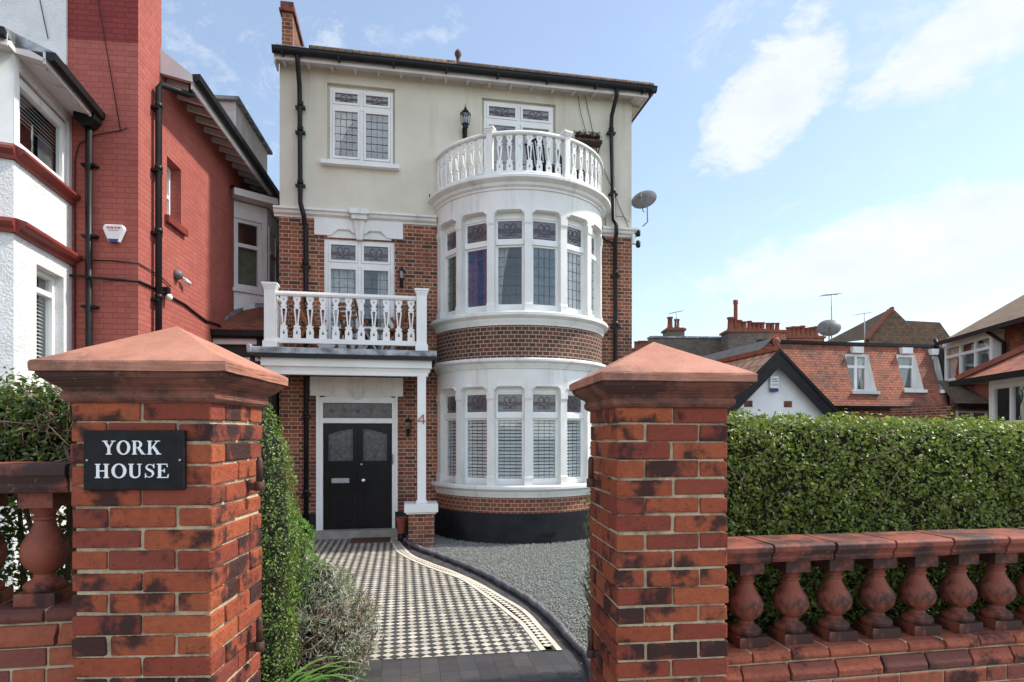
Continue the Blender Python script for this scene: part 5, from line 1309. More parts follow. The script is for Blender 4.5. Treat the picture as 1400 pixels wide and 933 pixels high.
# the front face must run away to the left of the corner: mirror along local axis
b_=len(mb.v)
mb.v+=fr_.v; mb.f+=[tuple(b_+k for k in f) for f in fr_.f]; mb.m+=fr_.m; mb.sm+=fr_.sm
mb.build('wall',M['rough'],bayN)
swin(bayN,(x0w-.04,.03,z0w-.06),0,x1w-x0w+.07,z1w-z0w+.13,(0,1),(0,1),t=.09,curt=[('blind',.02,.98,.55,.97,'slats'),('curtain_grey',.62,.95,.05,.6,None)])
swin(bayN,(x0l,.10,z0l),0,x1l-x0l,z1l-z0l,(0,1),(0,.80,1),t=.06,curt=[('blind',.05,.95,.02,.78,'slats')])
for (a,b,z0,z1,sp2) in ((-1.5,-.35,4.98,z1w+.1,1),(-1.4,-.5,2.6,z1l,.8)):
    p=turn((a,.05,z0)); swin(bayN,p,-cang,b-a,z1-z0,(0,.5,1),(0,sp2,1) if sp2<1 else (0,1),t=.08,curt=[('blind',.05,.95,.05,.95,'slats')])
mb=MB(); mb.box(-.012,x0w-.05,-.012,.10,4.99,5.96)
q=MB(); q.box(-.33,.0,-.012,.10,4.99,5.96); q.v=[turn(k_) for k_ in q.v]; b=len(mb.v); mb.v+=q.v; mb.f+=[tuple(b+k for k in f) for f in q.f]; mb.m+=q.m; mb.sm+=q.sm
mb.build('corner_post',M['white'],bayN)
# ledges and eave of the bay follow both faces
def wrap(prof,name,mat,ext=0.0,par=None):
    mb=MB(); mb.sweep(prof,(-.02,0,0),(Ls+ext,0,0)); q=MB(); q.sweep(prof,(-FL,0,0),(.02,0,0)); q.v=[turn(p) for p in q.v]
    b=len(mb.v); mb.v+=q.v; mb.f+=[tuple(b+k for k in f) for f in q.f]; mb.m+=q.m; mb.sm+=q.sm
    return mb.build(name,mat,par or bayN)
zl=4.08
wrap([(-.02,zl-.04),(.05,zl-.04),(.06,zl),(.11,zl+.02),(.13,zl+.05),(.13,zl+.085),(.02,zl+.12),(-.02,zl+.12)],'ledge',M['redtrim'])
zl=4.86
wrap([(-.02,zl-.04),(.04,zl-.04),(.05,zl),(.09,zl+.02),(.11,zl+.04),(.11,zl+.07),(.02,zl+.12),(-.02,zl+.12)],'ledge',M['redtrim'])
wrap([(-.05,5.97),(.30,5.90),(.30,5.93),(.02,6.08),(-.05,6.10)],'soffit',M['fascia'],.05)
wrap([(.28,5.88),(.305,5.88),(.305,6.00),(.28,6.0)],'fascia',M['fascia'],.05)
wrap([(.305,5.99),(.31,5.94),(.345,5.915),(.39,5.935),(.40,6.01),(.30,6.02)],'gutter',M['black'],.12)
for i in range(4): mb=MB(); x=.12+.38*i; mb.bar((x,.0,6.0),(x,-.26,5.90),.05,.06); mb.build('rafter_end',M['fascia'],bayN)
wrap([(.40,6.01),(-.30,6.30),(-1.2,6.62),(-1.2,6.05),(.3,6.0)],'roof',M['lead'],.05)
mb=MB(); q=turn((-.55,-.0,0)); mb.tube([(.35,.55,6.3),(.35,.55,9.5)],.045,10); mb.build('vent_pipe',M['black'],bayN)
# downpipe and hopper on the chimney breast
mb=MB(); mb.tube([(-.66,-.16,6.0),(-.60,-.14,5.95),(-.56,-.10,5.9)],.045,8); mb.tube([(-.555,-.075,5.85),(-.555,-.075,0)],.040,10)
for z in(5.3,4.4,3.5): mb.box(-.64,-.47,-.10,.0,z,z+.03)
mb.build('downpipe',M['black'],nb)
mb=MB(); mb.prism([(-.69,-.18,5.98),(-.43,-.18,5.98),(-.43,-.18,5.86),(-.50,-.18,5.78),(-.61,-.18,5.78),(-.69,-.18,5.86)],(0,.17,0)); mb.build('hopper_head',M['black'],nb,bevel=.01)
mb=MB(); mb.tube([(.075,.40,0),(.075,.40,6.60),(.10,.42,6.66),(.33,.72,6.70),(.36,.76,6.72),(.37,.77,6.9)],.042,10)
for z in(6.3,5.45,4.6,3.7,2.8): mb.box(-.0,.1,.33,.47,z,z+.03); mb.lathe([(.052,0),(.052,.06)],(.075,.40,z+.03),10)
mb.build('downpipe',M['black'],nb)
# cables
mb=MB(); yv=lambda px,py:(.02,)+side_h(px,py)
mb.tube([(-.9,-.02,3.92),(-.56,-.13,3.88),(-.3,-.02,3.88),(0.02,-.02,3.87)]+[yv(217,398),yv(235,408),yv(250,416),yv(268,430),yv(280,439),yv(297,444),yv(306,453)],.017,6)
mb.tube([(-.9,-.02,4.12),(-.3,-.02,4.12),(.015,-.01,4.10),yv(217,378),yv(232,392)],.008,5)
mb.tube([(-.75,-.02,0),(-.75,-.02,5.4),(-.7,-.02,5.6),(-.5,-.03,5.72),(-.2,-.02,5.8),(-.12,-.02,5.84)],.007,5)
mb.tube([(-.84,-.02,9),(-.5,-.02,7.6),(-.2,-.03,5.8)],.006,5); mb.tube([(-1.55,-.05,9),(-1.25,-.05,7.9),(-1.05,-.05,6.9)],.006,5)
mb.build('cable',M['black'],nb)
# roof over the side wall
zE=6.92; sl=math.tan(R_(38))
mb=MB(); x1=.44; Lr=6.0
mb.add([(x1,.66,zE),(x1,5.2,zE),(-3.2,5.2,zE+sl*3.64),(-3.2,.66,zE+sl*3.64),(x1,.66,zE-.05),(x1,5.2,zE-.05),(-3.2,5.2,zE+sl*3.64-.08),(-3.2,.66,zE+sl*3.64-.08)],[(0,1,2,3),(7,6,5,4),(0,4,5,1),(3,7,4,0),(1,5,6,2)])
mb.build('roof',M['tile_old'],nb)
mb=MB(); mb.add([(.0,.62,6.93),(.43,.62,6.83),(.43,.62,6.93),(0,.62,7.27),(0,.70,6.93),(.43,.70,6.83),(.43,.70,6.93),(0,.70,7.27)],[(0,1,2,3),(7,6,5,4),(1,5,6,2),(2,6,7,3),(0,4,5,1)])
mb.box(.39,.415,.66,5.2,6.75,6.90); mb.build('fascia',M['fascia'],nb)
mb=MB(); mb.add([(0.0,.70,6.97),(.39,.70,6.87),(.39,5.2,6.87),(0.0,5.2,6.97)],[(0,1,2,3)])
mb.build('soffit',M['tile_old'],nb)
for i in range(13): mb=MB(); y=.85+i*.34; mb.bar((0.0,y,6.93),(.385,y,6.83),.06,.08); mb.build('rafter_end',M['fascia'],nb)
mb=MB(); mb.sweep([(.0,6.94),(.01,6.87),(.055,6.84),(.105,6.87),(.115,6.95)],(.415,.62,0),(.415,5.1,0)); mb.build('gutter',M['black'],nb)
# dormer
dm=empty('dormer',(0,3.65,0),0,parent=nb)
mb=MB(); mb.box(-1.3,0,0,2.1,7.15,8.16); mb.build('cheek',surf('lilac_boarding',(.74,.68,.70),(.66,.60,.62),2,.6),dm)
mb=MB()
for k in range(6): mb.box(-1.3,.004,-.008,0,7.2+.16*k,7.34+.16*k)
mb.build('boarding',surf('pale_boarding',(.76,.70,.72),(.68,.62,.64),2,.6),dm)
mb=MB(); mb.box(-1.45,.12,-.10,2.2,8.16,8.22); mb.build('roof',M['lead'],dm)
mb=MB(); mb.box(.0,.03,.0,2.1,7.2,8.16); mb.build('fascia',M['white'],dm)
for k in range(3): swin(dm,(.035,.25+.62*k,7.45),R_(90),.45,.6,(0,1),(0,1),t=.04,deep=.002,curt=None)
# oriel at the back of the side wall
q0=at(317,300,11.5); q1=at(365,300,11.95); q2=at(383,300,13.0)
orl=empty('oriel',NL(q0.x,q0.y,0),math.atan2(q1.y-q0.y,q1.x-q0.x)-NA,parent=nb)
Lq=(Vector((q1.x,q1.y))-Vector((q0.x,q0.y))).length
hq=lambda px,py: hit((q0.x,q0.y),math.atan2(q1.y-q0.y,q1.x-q0.x),px,py)
xa,za=hq(321,297); xb,_=hq(358,297); _,zc_=hq(340,395)
mb=MB(); wall_grid(mb,0,Lq,4.1,6.3,[(xa,xb,zc_,za)],rev=.1); 
turnq=math.atan2(q2.y-q1.y,q2.x-q1.x)-math.atan2(q1.y-q0.y,q1.x-q0.x); L2=(Vector((q2.x,q2.y))-Vector((q1.x,q1.y))).length
e=(Lq+L2*math.cos(turnq),L2*math.sin(turnq))
mb.quad((Lq,0,4.1),(e[0],e[1],4.1),(e[0],e[1],6.3),(Lq,0,6.3)); mb.build('wall',M['rough'],orl)
swin(orl,(xa,.03,zc_),0,xb-xa,za-zc_,(0,1),(0,.62,1),t=.07,curt=[('curtain_olive',.05,.95,.05,.60,None)],fm='fascia')
swin(orl,(Lq+.10*math.cos(turnq)+.02*math.sin(turnq),.10*math.sin(turnq)-.02*math.cos(turnq),zc_),turnq,L2*.55,za-zc_,(0,1),(0,.62,1),t=.07,deep=.02,curt=None,fm='fascia')
mb=MB(); mb.box(-.02,Lq+.04,-.05,.02,zc_-.09,zc_-.02); mb.build('window_sill',M['fascia'],orl)
mb=MB(); mb.prism([(-.05,-.28,6.32),(Lq+.1,-.28,6.32),(e[0]+.25,e[1],6.32),(e[0]-.3,e[1],6.32),(-.05,.3,6.32)],(0,0,.13)); mb.build('fascia',M['fascia'],orl)
mb=MB(); mb.add([(-.07,-.32,6.455),(Lq+.14,-.32,6.455),(e[0]+.3,e[1],6.455),(-.07,1.5,7.2),(e[0]-.2,1.7,7.2)],[(0,1,4,3),(1,2,4)]); mb.build('roof',M['lead'],orl)
# things on it
def NW(x,y,z): return NI.inverted()@Vector((x,y,z))
o=empty('alarm_box',NW(-.265,-.02,4.46),NA,'white and red alarm box with cut corners on the red painted wall','alarm box')
mb=MB(); mb.prism([(-.13,-.055,.06),(-.11,-.055,.11),(.11,-.055,.11),(.13,-.055,.06),(.06,-.055,-.11),(-.06,-.055,-.11)],(0,.07,0)); mb.build('housing',M['white_plastic'],o,bevel=.008)
mb=MB(); mb.prism([(-.065,-.06,-.075),(.065,-.06,-.075),(.045,-.06,-.115),(-.045,-.06,-.115)],(0,.06,0)); mb.build('lens',M['blue_plastic'],o)
mb=MB(); 
for k,(a,b) in enumerate(((-.08,-.045),(-.035,.005),(.015,.04),(.05,.085))): mb.box(a,b,-.058,-.0545,.055,.08)
mb.box(-.06,.06,-.058,-.0545,.03,.038); mb.build('print',M['red_print'],o)
yy,zz=side_h(240,376)
o=empty('security_camera',NW(.0,yy,zz),NA+R_(90),'small white dome camera on the red painted side wall','camera')
mb=MB(); mb.lathe([(.075,0),(.075,-.03),(.06,-.08),(.02,-.10)],(0,0,0),18,axis='y'); mb.v=[(x,-abs(y),z) for x,y,z in mb.v]; mb.build('dome',M['grey_plastic'],o)
mb=MB(); mb.tube([(.05,-.05,0),(.15,-.07,-.03)],.012,6); mb.tube([(.13,-.065,-.03),(.27,-.09,-.06)],.032,10); mb.build('spotlight',M['white_plastic'],o)
yy,zz=side_h(224,406)
o=empty('bulkhead_light',NW(.0,yy,zz),NA+R_(90),'small white globe light with black base beside the downpipe on the red side wall','light')
mb=MB(); mb.box(-.05,.05,-.07,0,.04,.13); mb.build('base',M['black'],o); mb=MB(); mb.lathe([(.01,-.05),(.04,-.04),(.05,0),(.03,.035)],(0,-.07,0),14); mb.build('globe',M['white_plastic'],o)
# side extension between the houses
ex=empty('side_extension',(-5.36,10.55,0),HA*.6,'low extension with red tiled lean-to roof between the red house and the villa','extension')
mb=MB(); mb.box(0,1.16,.0,3.0,0,3.55); mb.build('wall',surf('dark_grey_wall',(.045,.042,.042),(.03,.03,.03),3,.8,.3,40),ex)
mb=MB(); mb.add([(.0,-.12,3.62),(1.16,-.12,3.62),(1.16,1.25,4.35),(.30,1.25,4.35),(.0,.3,3.62)],[(0,1,2,3),(0,3,4)]); mb.build('roof',M['tile'],ex)
mb=MB(); mb.bar((0,-.13,3.64),(.30,1.25,4.37),.18,.05); mb.bar((.3,1.24,4.38),(1.16,1.24,4.38),.1,.08); mb.build('lead_flashing',M['lead'],ex)
mb=MB(); mb.sweep([(.0,3.66),(.01,3.57),(.06,3.53),(.12,3.57),(.13,3.67)],(-.02,-.10,0),(1.16,-.10,0)); mb.tube([(1.0,-.14,3.55),(1.0,-.14,3.3),(1.05,-.05,3.2),(1.05,-.05,0)],.045,8); mb.build('gutter',M['black'],ex)
mb=MB(); mb.box(0,1.16,-.09,-.01,3.44,3.55); mb.build('fascia',M['fascia'],ex)
swin(ex,(.35,-.03,2.2),0,.72,1.02,(0,.5,1),(0,1),t=.06)

# =================================================================== RIGHT BACKGROUND
# white gabled outbuilding
gp_=at(1058,593,12.0)
gb=empty('gabled_outbuilding',(gp_.x,gp_.y,0),HA,'white gabled outbuilding with black bargeboards beyond the hedge','outbuilding')
hw=1.30; zA=3.50; zE_=2.28; Lb=3.2
mb=MB(); mb.add([(-hw,0,0),(hw,0,0),(hw,0,zE_),(0,0,zA-.06),(-hw,0,zE_),(-hw,Lb,0),(hw,Lb,0),(hw,Lb,zE_),(0,Lb,zA-.06),(-hw,Lb,zE_)],[(0,1,2,3,4),(9,8,7,6,5),(1,6,7,2),(5,0,4,9)]); mb.build('wall',M['rough'] if 0 else surf('white_smooth_render',(.78,.78,.77),(.7,.7,.69),3,.8,.2,60),gb)
o1=.16; k=(zA-zE_)/hw; e_=hw+.30; ze=zA+.02-k*e_
mb=MB()
mb.add([(-e_,-o1,ze),(0,-o1,zA+.02),(0,Lb,zA+.02),(-e_,Lb,ze),(-e_,-o1,ze-.05),(0,-o1,zA-.04),(0,Lb,zA-.04),(-e_,Lb,ze-.05)],[(3,2,1,0),(4,5,6,7),(0,1,5,4),(0,4,7,3)]); mb.build('roof',M['tile_pale'],gb)
mb=MB(); mb.add([(e_,-o1,ze),(0,-o1,zA+.02),(0,Lb,zA+.02),(e_,Lb,ze),(e_,-o1,ze-.05),(0,-o1,zA-.04),(0,Lb,zA-.04),(e_,Lb,ze-.05)],[(0,1,2,3),(7,6,5,4),(4,5,1,0),(3,7,4,0)]); mb.build('roof',M['tile_old'],gb)
for s in(-1,1):
    mb=MB(); mb.prism([(0,-o1-.03,zA+.03),(0,-o1-.03,zA-.31),(s*(e_-.08),-o1-.03,ze-.27),(s*(e_+.02),-o1-.03,ze-.02)],(0,.03,0)); mb.prism([(0,-o1-.05,zA+.045),(0,-o1-.05,zA-.03),(s*(e_+.02),-o1-.05,ze-.09),(s*(e_+.04),-o1-.05,ze-.0)],(0,.02,0)); mb.build('bargeboard',M['black'],gb)
mb=MB()
for i in range(10): y=-.14+i*.33; mb.bar((0,y,zA+.05),(0,y+.31,zA+.05),.16,.09)
mb.lathe([(.07,0),(.05,.08),(.08,.14),(.03,.22)],(0,-.08,zA+.06),8); mb.build('ridge_tile',M['terr_pot'],gb)
mb=MB()
for x in(-.55,.30): mb.box(x-.085,x+.085,-.012,.01,2.42,2.54)
mb.build('air_brick',M['terr_red'],gb)
o=empty('alarm_box',gb.matrix_basis@Vector((-.03,-.02,2.86)),HA,'white and blue alarm box under the black bargeboards of the gabled outbuilding','alarm box')
mb=MB(); mb.box(-.09,.09,-.06,.0,-.08,.16); mb.build('housing',M['white_plastic'],o,bevel=.02,seg=2); mb=MB(); mb.box(-.088,.088,-.065,-.005,-.14,-.081); mb.build('lens',M['blue_plastic'],o,bevel=.015)
mb=MB()
for r_,(z,hh) in enumerate(((.09,.022),(.05,.018),(.0,.008),(-.02,.008))):
    x=-.06
    while x<.05: w2=random.uniform(.015,.03); mb.box(x,x+w2,-.064,-.0595,z,z+hh); x+=w2+.008
mb.build('print',M['grey_plastic'],o)
# long low roof behind it
rp=at(1052,593,15); lr=empty('rear_outbuilding',(rp.x,rp.y,0),HA,'dark roofed outbuilding behind the white gable','outbuilding')
mb=MB(); mb.add([(-2.4,0,0),(1.0,0,0),(1.0,0,2.9),(0,0,4.18),(-2.4,0,2.2),(-2.4,4,0),(1,4,0),(1,4,2.9),(0,4,4.18),(-2.4,4,2.2)],[(0,1,2,3,4),(9,8,7,6,5),(1,6,7,2),(5,0,4,9)]); mb.build('wall',M['brick'],lr)
mb=MB(); mb.add([(-2.6,-.15,2.05),(0,-.15,4.22),(0,4.2,4.22),(-2.6,4.2,2.05),(1.3,-.15,2.6),(1.3,4.2,2.6)],[(3,2,1,0),(4,1,2,5) if 0 else (1,4,5,2)][::-1]); mb.build('roof',surf('dark_slate_roof',(.07,.07,.075),(.11,.105,.10),6,.7,.4,30),lr)
# mansard building
mp_=at(1120,593,20.0); mn=empty('mansard_building',(mp_.x,mp_.y,0),HA,'building with steep red tiled mansard roof and three white windows beyond the hedge','building')
hm_=lambda px,py: hit((mp_.x,mp_.y),HA,px,py)
_,zT=hm_(1120,470); _,zB=hm_(1120,557); xR,_=hm_(1283,470); xL=-2.2
sl_=.62/(zT-zB)
wins=[(1152,1184,484,536),(1222,1248,485,534),(1270,1285,487,535)]
holes=[]
for a,b,c,d in wins:
    xa,z1=hm_(a,c); xb,_=hm_(b,c); _,z0=hm_(a,d); holes.append((xa,min(xb,xR-.12),z0,z1))
t_=MB(); wall_grid(t_,xL,xR,zB,zT,holes,rev=0.0)
# split into thin strips not needed: the sheet is simply sheared
sh=lambda z:-(zT-z)*sl_
t_.v=[(x,y+sh(z),z) for x,y,z in t_.v]
mr=t_.build('roof',M['tile'],mn)
for (a,b,c,d) in holes:
    mb=MB()
    for x in(a,b): mb.add([(x,sh(c),c),(x,.02,c),(x,.02,d),(x,sh(d),d)],[(0,1,2,3)])
    mb.quad((a,sh(c),c),(b,sh(c),c),(b,.02,c),(a,.02,c)); mb.quad((a,sh(d),d),(a,.02,d),(b,.02,d),(b,sh(d),d))
    mb.box(a-.06,b+.06,sh(c)-.08,sh(c)+.02,c-.10,c)
    mb.box((a+b)/2-.2,(a+b)/2+.2,sh(d)-.10,.0,d+.02,d+.22)
    mb.build('window_surround',M['white'],mn)
for i,(a,b,c,d) in enumerate(holes): swin(mn,(a,-.06,c),0,b-a,d-c,(0,.5,1) if i<1 else (0,1),(0,.66,1),t=.09,curt=[('curtain',.5,.95,.1,.9,1)] if i<1 else [('curtain_grey',.1,.9,.1,.9,None)],fd=.06)
mb=MB(); mb.quad((xL,-.62,0),(xR,-.62,0),(xR,-.62,zB),(xL,-.62,zB)); mb.quad((xR,-.62,0),(xR,8,0),(xR,8,zT),(xR,-.62,zT)) ; mb.quad((xL,8,0),(xL,-.62,0),(xL,-.62,zT-.6),(xL,8,zT)); mb.quad((xL,0,zT-.02),(xR,0,zT-.02),(xR,8,zT-.02),(xL,8,zT-.02)); mb.build('wall',M['brick'],mn)
mb=MB(); mb.box(xL,xR,-.06,.10,zT-.03,zT+.07); mb.build('parapet_coping',M['black'],mn)
mb=MB(); mb.sweep([(.0,zB+.02),(.0,zB-.10),(.16,zB-.10),(.18,zB+.02)],(xL,-.62,0),(xR,-.62,0)); mb.tube([(xR-.25,-.72,zB),(xR-.10,-.15,zT-.1),(xR-.15,.0,zT+.25)],.07,8); mb.build('gutter',M['black'],mn)
mb=MB()
for px in(1245,1255): 
    x,_=hm_(px,460); mb.lathe([(.09,0),(.09,.15),(.13,.16),(.13,.24),(.05,.26)],(x,1.0,zT-.02),10)
mb.build('roof_vent',M['white_plastic'],mn)
# brown tiled gable behind
def world_poly(name,pts,mat,par,thick=(0,.3,0)):
    I=par.matrix_basis.inverted(); mb=MB(); mb.prism([I@Vector(p) for p in pts],thick); return mb.build(name,mat,par)
D=28; bg_=at(1220,593,D); bgb=empty('brown_gabled_house',(bg_.x,bg_.y,0),0,'brown tile hung gable rising behind the mansard building','house')
P_=lambda px,py,D=28: tuple(at(px,py,D))
mb=MB(); I=bgb.matrix_basis.inverted()
W_=[P_(1188,462),P_(1188,480),P_(1300,480),P_(1300,462),P_(1285,441),P_(1238,438.5),P_(1220,421)]
mb.prism([I@Vector(p) for p in W_],(0,.4,0)); mb.build('tile_hung_wall',M['tile_old'],bgb)
mb=MB(); mb.add([I@Vector(p) for p in (P_(1220,421),P_(1183,465),P_(1120,472,34),P_(1182,440,34))],[(0,1,2,3)]); mb.build('roof',M['tile_old'],bgb)
mb=MB(); mb.bar(I@Vector(P_(1220,421,27.9)),I@Vector(P_(1184,464,27.9)),.22,.12); mb.build('ridge_tile',M['terr_pot'],bgb)
mb=MB(); a=I@Vector(P_(1188,470)); b=I@Vector(P_(1300,470)); mb.box(a.x,b.x,.1,6,0,a.z); mb.build('wall',M['brick'],bgb)
# right wing, its wall facing left
wa=math.atan2(1,.188); Q0=(13.04,18.0)
rw=empty('tile_hung_house',(Q0[0],Q0[1],0),wa+math.pi,'tile hung house with a sweeping brown roof and white casement bay at the right edge','house')
RWI=(Matrix.Translation((Q0[0],Q0[1],0))@Matrix.Rotation(wa+math.pi,4,'Z')).inverted()
hr=lambda px,py: (-hit(Q0,wa,px,py)[0],hit(Q0,wa,px,py)[1])       # local +x comes towards the camera
x0_,z1_=hr(1306,474); x1_,_=hr(1372,456); _,z0_=hr(1313,521)
Lw=7.0; ze_=z1_+.05
mb=MB(); wall_grid(mb,-.25,Lw,0,z1_+.3,[(x0_,x1_,z0_,z1_)],rev=.05); mb.build('wall',M['tile'],rw)
mb=MB(); mb.prism([(x0_-.05,-.30,z0_-.1),(x1_+.05,-.30,z0_-.1),(x1_+.05,-.0,z0_-.1),(x0_-.05,-.0,z0_-.1)],(0,0,.10)); mb.box(x0_-.05,x1_+.05,-.32,0,z1_-.02,z1_+.12); mb.box(x0_-.03,x0_+.03,-.27,0,z0_,z1_); mb.box(x1_-.03,x1_+.03,-.27,0,z0_,z1_); mb.build('window_surround',M['white'],rw)
swin(rw,(x0_,-.28,z0_),0,x1_-x0_,z1_-z0_,(0,.36,.68,1),(0,.68,1),t=.08,curt=[('curtain',.03,.34,.05,.95,-1),('curtain',.7,.97,.05,.95,1)])
mb=MB(); mb.add([(.25,-.5,ze_+.05),(Lw,-.5,ze_+.05),(Lw,3.2,ze_+2.3),(.25,3.2,ze_+2.3),(.25,-.5,ze_-.02),(Lw,-.5,ze_-.02)],[(0,1,2,3),(4,5,1,0)]); mb.build('roof',M['tile_old'],rw)
mb=MB(); mb.sweep([(.50,ze_+.06),(.51,ze_-.03),(.60,ze_-.05),(.62,ze_+.06)],(.25,0,0),(Lw,0,0)); mb.tube([(x1_+.2,-.5,ze_),(x1_+.2,-.1,ze_-.3),(x1_+.2,-.1,0)],.05,8); mb.build('gutter',M['black'],rw)
# nearer house corner with hipped roof and white windows, its wall facing left
Q3=tuple(at(1352,593,12.5)[:2])
nh=empty('bay_fronted_house',(Q3[0],Q3[1],0),wa+math.pi,'nearest house corner at the right edge, red hipped roof over white windows','house')
hn=lambda px,py: (-hit(Q3,wa,px,py)[0],hit(Q3,wa,px,py)[1])
_,zt2=hn(1340,530); Ln=5.0
mb=MB(); wall_grid(mb,0,Ln,0,zt2+.14,[(.06,3.2,1.2,zt2)],rev=.03); mb.quad((0,4,0),(0,0,0),(0,0,zt2+.1),(0,4,zt2+.1)); mb.build('wall',M['white'],nh)
swin(nh,(.06,.02,1.2),0,3.14,zt2-1.2,(0,.2,.4,.6,.8,1),(0,.55,1),t=.07,curt=[('curtain_grey',.02,.98,.02,.3,None)])
mb=MB(); mb.add([(-.4,-.4,zt2+.15),(Ln,-.4,zt2+.15),(Ln,2.2,zt2+1.75),(2.0,2.2,zt2+1.75),(-.4,4,zt2+.15),(-.4,-.4,zt2+.08),(Ln,-.4,zt2+.08),(-.4,4,zt2+.08)],[(0,1,2,3),(4,0,3),(5,6,1,0),(7,5,0,4)]); mb.build('roof',M['tile'],nh)
mb=MB(); mb.bar((-.4,-.4,zt2+.2),(2.0,2.2,zt2+1.80),.16,.1); mb.build('hip_tile',M['terr_pot'],nh)
mb=MB(); mb.sweep([(.40,zt2+.14),(.41,zt2+.04),(.50,zt2+.03),(.52,zt2+.15)],(-.5,0,0),(Ln,0,0)); mb.build('gutter',M['black'],nh)
# brick link with small window between mansard and bay house
lk=empty('brick_link',tuple(at(1300,593,16.0)[:2])+(0,),HA,'brown brick link with lean-to roof and small white window right of the mansard','building')
mb=MB(); mb.box(.0,2.5,0,2,0,2.65); mb.build('wall',M['brick'],lk)
mb=MB(); mb.add([(-.1,-.25,2.66),(2.5,-.25,2.66),(2.5,1.6,3.45),(1.15,1.6,3.45)],[(0,1,2,3)]); mb.build('roof',M['tile_old'],lk)
mb=MB(); mb.box(-.1,2.5,-.30,-.2,2.58,2.68); mb.build('gutter',M['black'],lk)
swin(lk,(.15,-.04,1.75),0,.95,.75,(0,.5,1),(0,1),t=.06)
# ---- distant walls and chimneys
def pot(mb,x,y,z,h,r=.12): mb.lathe([(r*.95,0),(r,.04*h),(r*.8,.2*h),(r*.72,.85*h),(r*.95,.88*h),(r*.95,h)],(x,y,z),10)
def stack(px0,px1,ytop,D,depth,pots,label,zb=0,mat='brick_grey',cap=True,name='chimney_stack'):
    p=at((px0+px1)/2,593,D); w=(px1-px0)/F*D; z=CAMZ+(HY-ytop)/F*D
    o=empty(name,(p.x,p.y,0),0,label,'chimney','chimneys on the skyline')
    mb=MB(); mb.box(-w/2,w/2,0,depth,zb,z-.12); mb.build('stack',M[mat],o)
    mb=MB(); mb.box(-w/2-.06,w/2+.06,-.06,depth+.06,z-.12,z-.04); mb.box(-w/2,w/2,0,depth,z-.04,z); mb.build('cap_course',M['pot_far'] if cap else M['lead'],o)
    for (px,yt,r) in pots:
        h=(ytop-yt)/F*D; mb=MB(); pot(mb,(px-CX)/F*D-p.x,depth*.4,z,h,r); mb.build('chimney_pot',M['pot_far'],o)
    return o
gw=at(890,593,24); ge=empty('grey_brick_building',(gw.x,gw.y,0),R_(4),'long grey brick wall on the skyline behind the right gate pillar','building')
z=CAMZ+(HY-462)/F*24
mb=MB(); mb.box(0,4.2,0,.4,0,z); mb.box(0,4.2,.4,5,0,z-1.2); mb.build('wall',M['brick_grey'],ge); mb=MB(); mb.box(-.03,4.22,-.05,.45,z,z+.07); mb.build('parapet_coping',M['lead'],ge)
stack(912,936,448,24.3,.7,[(918.5,432,.13),(928,435,.13)],'mossy chimney with two red pots on the grey brick wall')
stack(996,1052,450,23,.8,[(1003,432,.15),(1010,408,.10),(1014,436,.15),(1021,438,.15),(1029,437,.11),(1035,439,.11),(1041,439,.11),(1047,439,.11)],'wide grey chimney with a long row of red pots and one tall dark pot')
stack(1050,1075,451,26,.8,[(1054,440,.12),(1060,440,.12),(1067,440,.12)],'brick chimney with three red pots directly right of the wide grey one',mat='brick')
stack(1079,1127,459,27,.8,[(1083,446,.15),(1089,445,.15),(1095,445,.15),(1101.5,444,.15),(1108,447,.15),(1114,446,.15),(1120,445,.15)],'low brown chimney with seven red pots left of the rooftop dish',mat='brick')
stack(862,889,476,30,.8,[(872,466,.15),(877,465,.15),(882,465,.15),(886,465,.15)],'small far chimney with four pots beside the right corner of the villa',mat='brick')
def aerial(px,py,ybase,D,wpx,label):
    p=at(px,py,D); zb=CAMZ+(HY-ybase)/F*D; o=empty('tv_aerial',(p.x,p.y,zb),R_(20),label,'aerial','television aerials on the skyline')
    h=p.z-zb; mb=MB(); mb.tube([(0,0,-.4),(0,0,h+.05)],.022,6); mb.build('mast',M['metal'],o)
    L_=wpx/F*D; mb=MB(); mb.bar((-L_*.4,0,h-.04),(L_*.6,.3,h+.16),.02,.02)
    for k in range(11):
        s=k/10; x=-L_*.4+L_*s; zz=h-.04+.2*s; mb.bar((x,.3*s-.16,zz),(x,.3*s+.16,zz),.012,.012)
    mb.build('antenna',M['metal'],o)
aerial(1137,404,462,22,42,'tall television aerial above the rooftop dish behind the mansard'); aerial(1182,430,468,23,36,'lower television aerial in front of the brown tiled gable'); aerial(925,428,448,24.5,26,'small television aerial over the chimney with two pots')
dish(at(1133,451,21.8),R_(-25),1.3,'grey satellite dish on the mansard roofline beside the tall aerial')
# =================================================================== LIGHT, SKY, CAMERA
SUN_EL=R_(50); sd=Vector((.97,.22,0)).normalized()
SUN_DIR=Vector((sd.x*math.cos(SUN_EL),sd.y*math.cos(SUN_EL),math.sin(SUN_EL)))
L=bpy.data.lights.new('sun','SUN'); L.energy=2.6; L.angle=R_(3); L.color=(1,.94,.84)
so=bpy.data.objects.new('sun',L); COL.objects.link(so); so.rotation_euler=SUN_DIR.to_track_quat('Z','Y').to_euler()
w=bpy.data.worlds.new('World'); scene.world=w; w.use_nodes=True; t=w.node_tree; t.nodes.clear()
def wn(ty,**k):
    x=t.nodes.new(ty)
    for a,v in k.items(): setattr(x,a,v)
    return x
def wl(a,b): t.links.new(a,b)
def wm(op,a,b=None,c=None,clamp=False):
    x=wn('ShaderNodeMath',operation=op,use_clamp=clamp)
    for i,v in enumerate((a,b,c)):
        if v is None: continue
        if isinstance(v,(int,float)): x.inputs[i].default_value=v
        else: wl(v,x.inputs[i])
    return x.outputs[0]
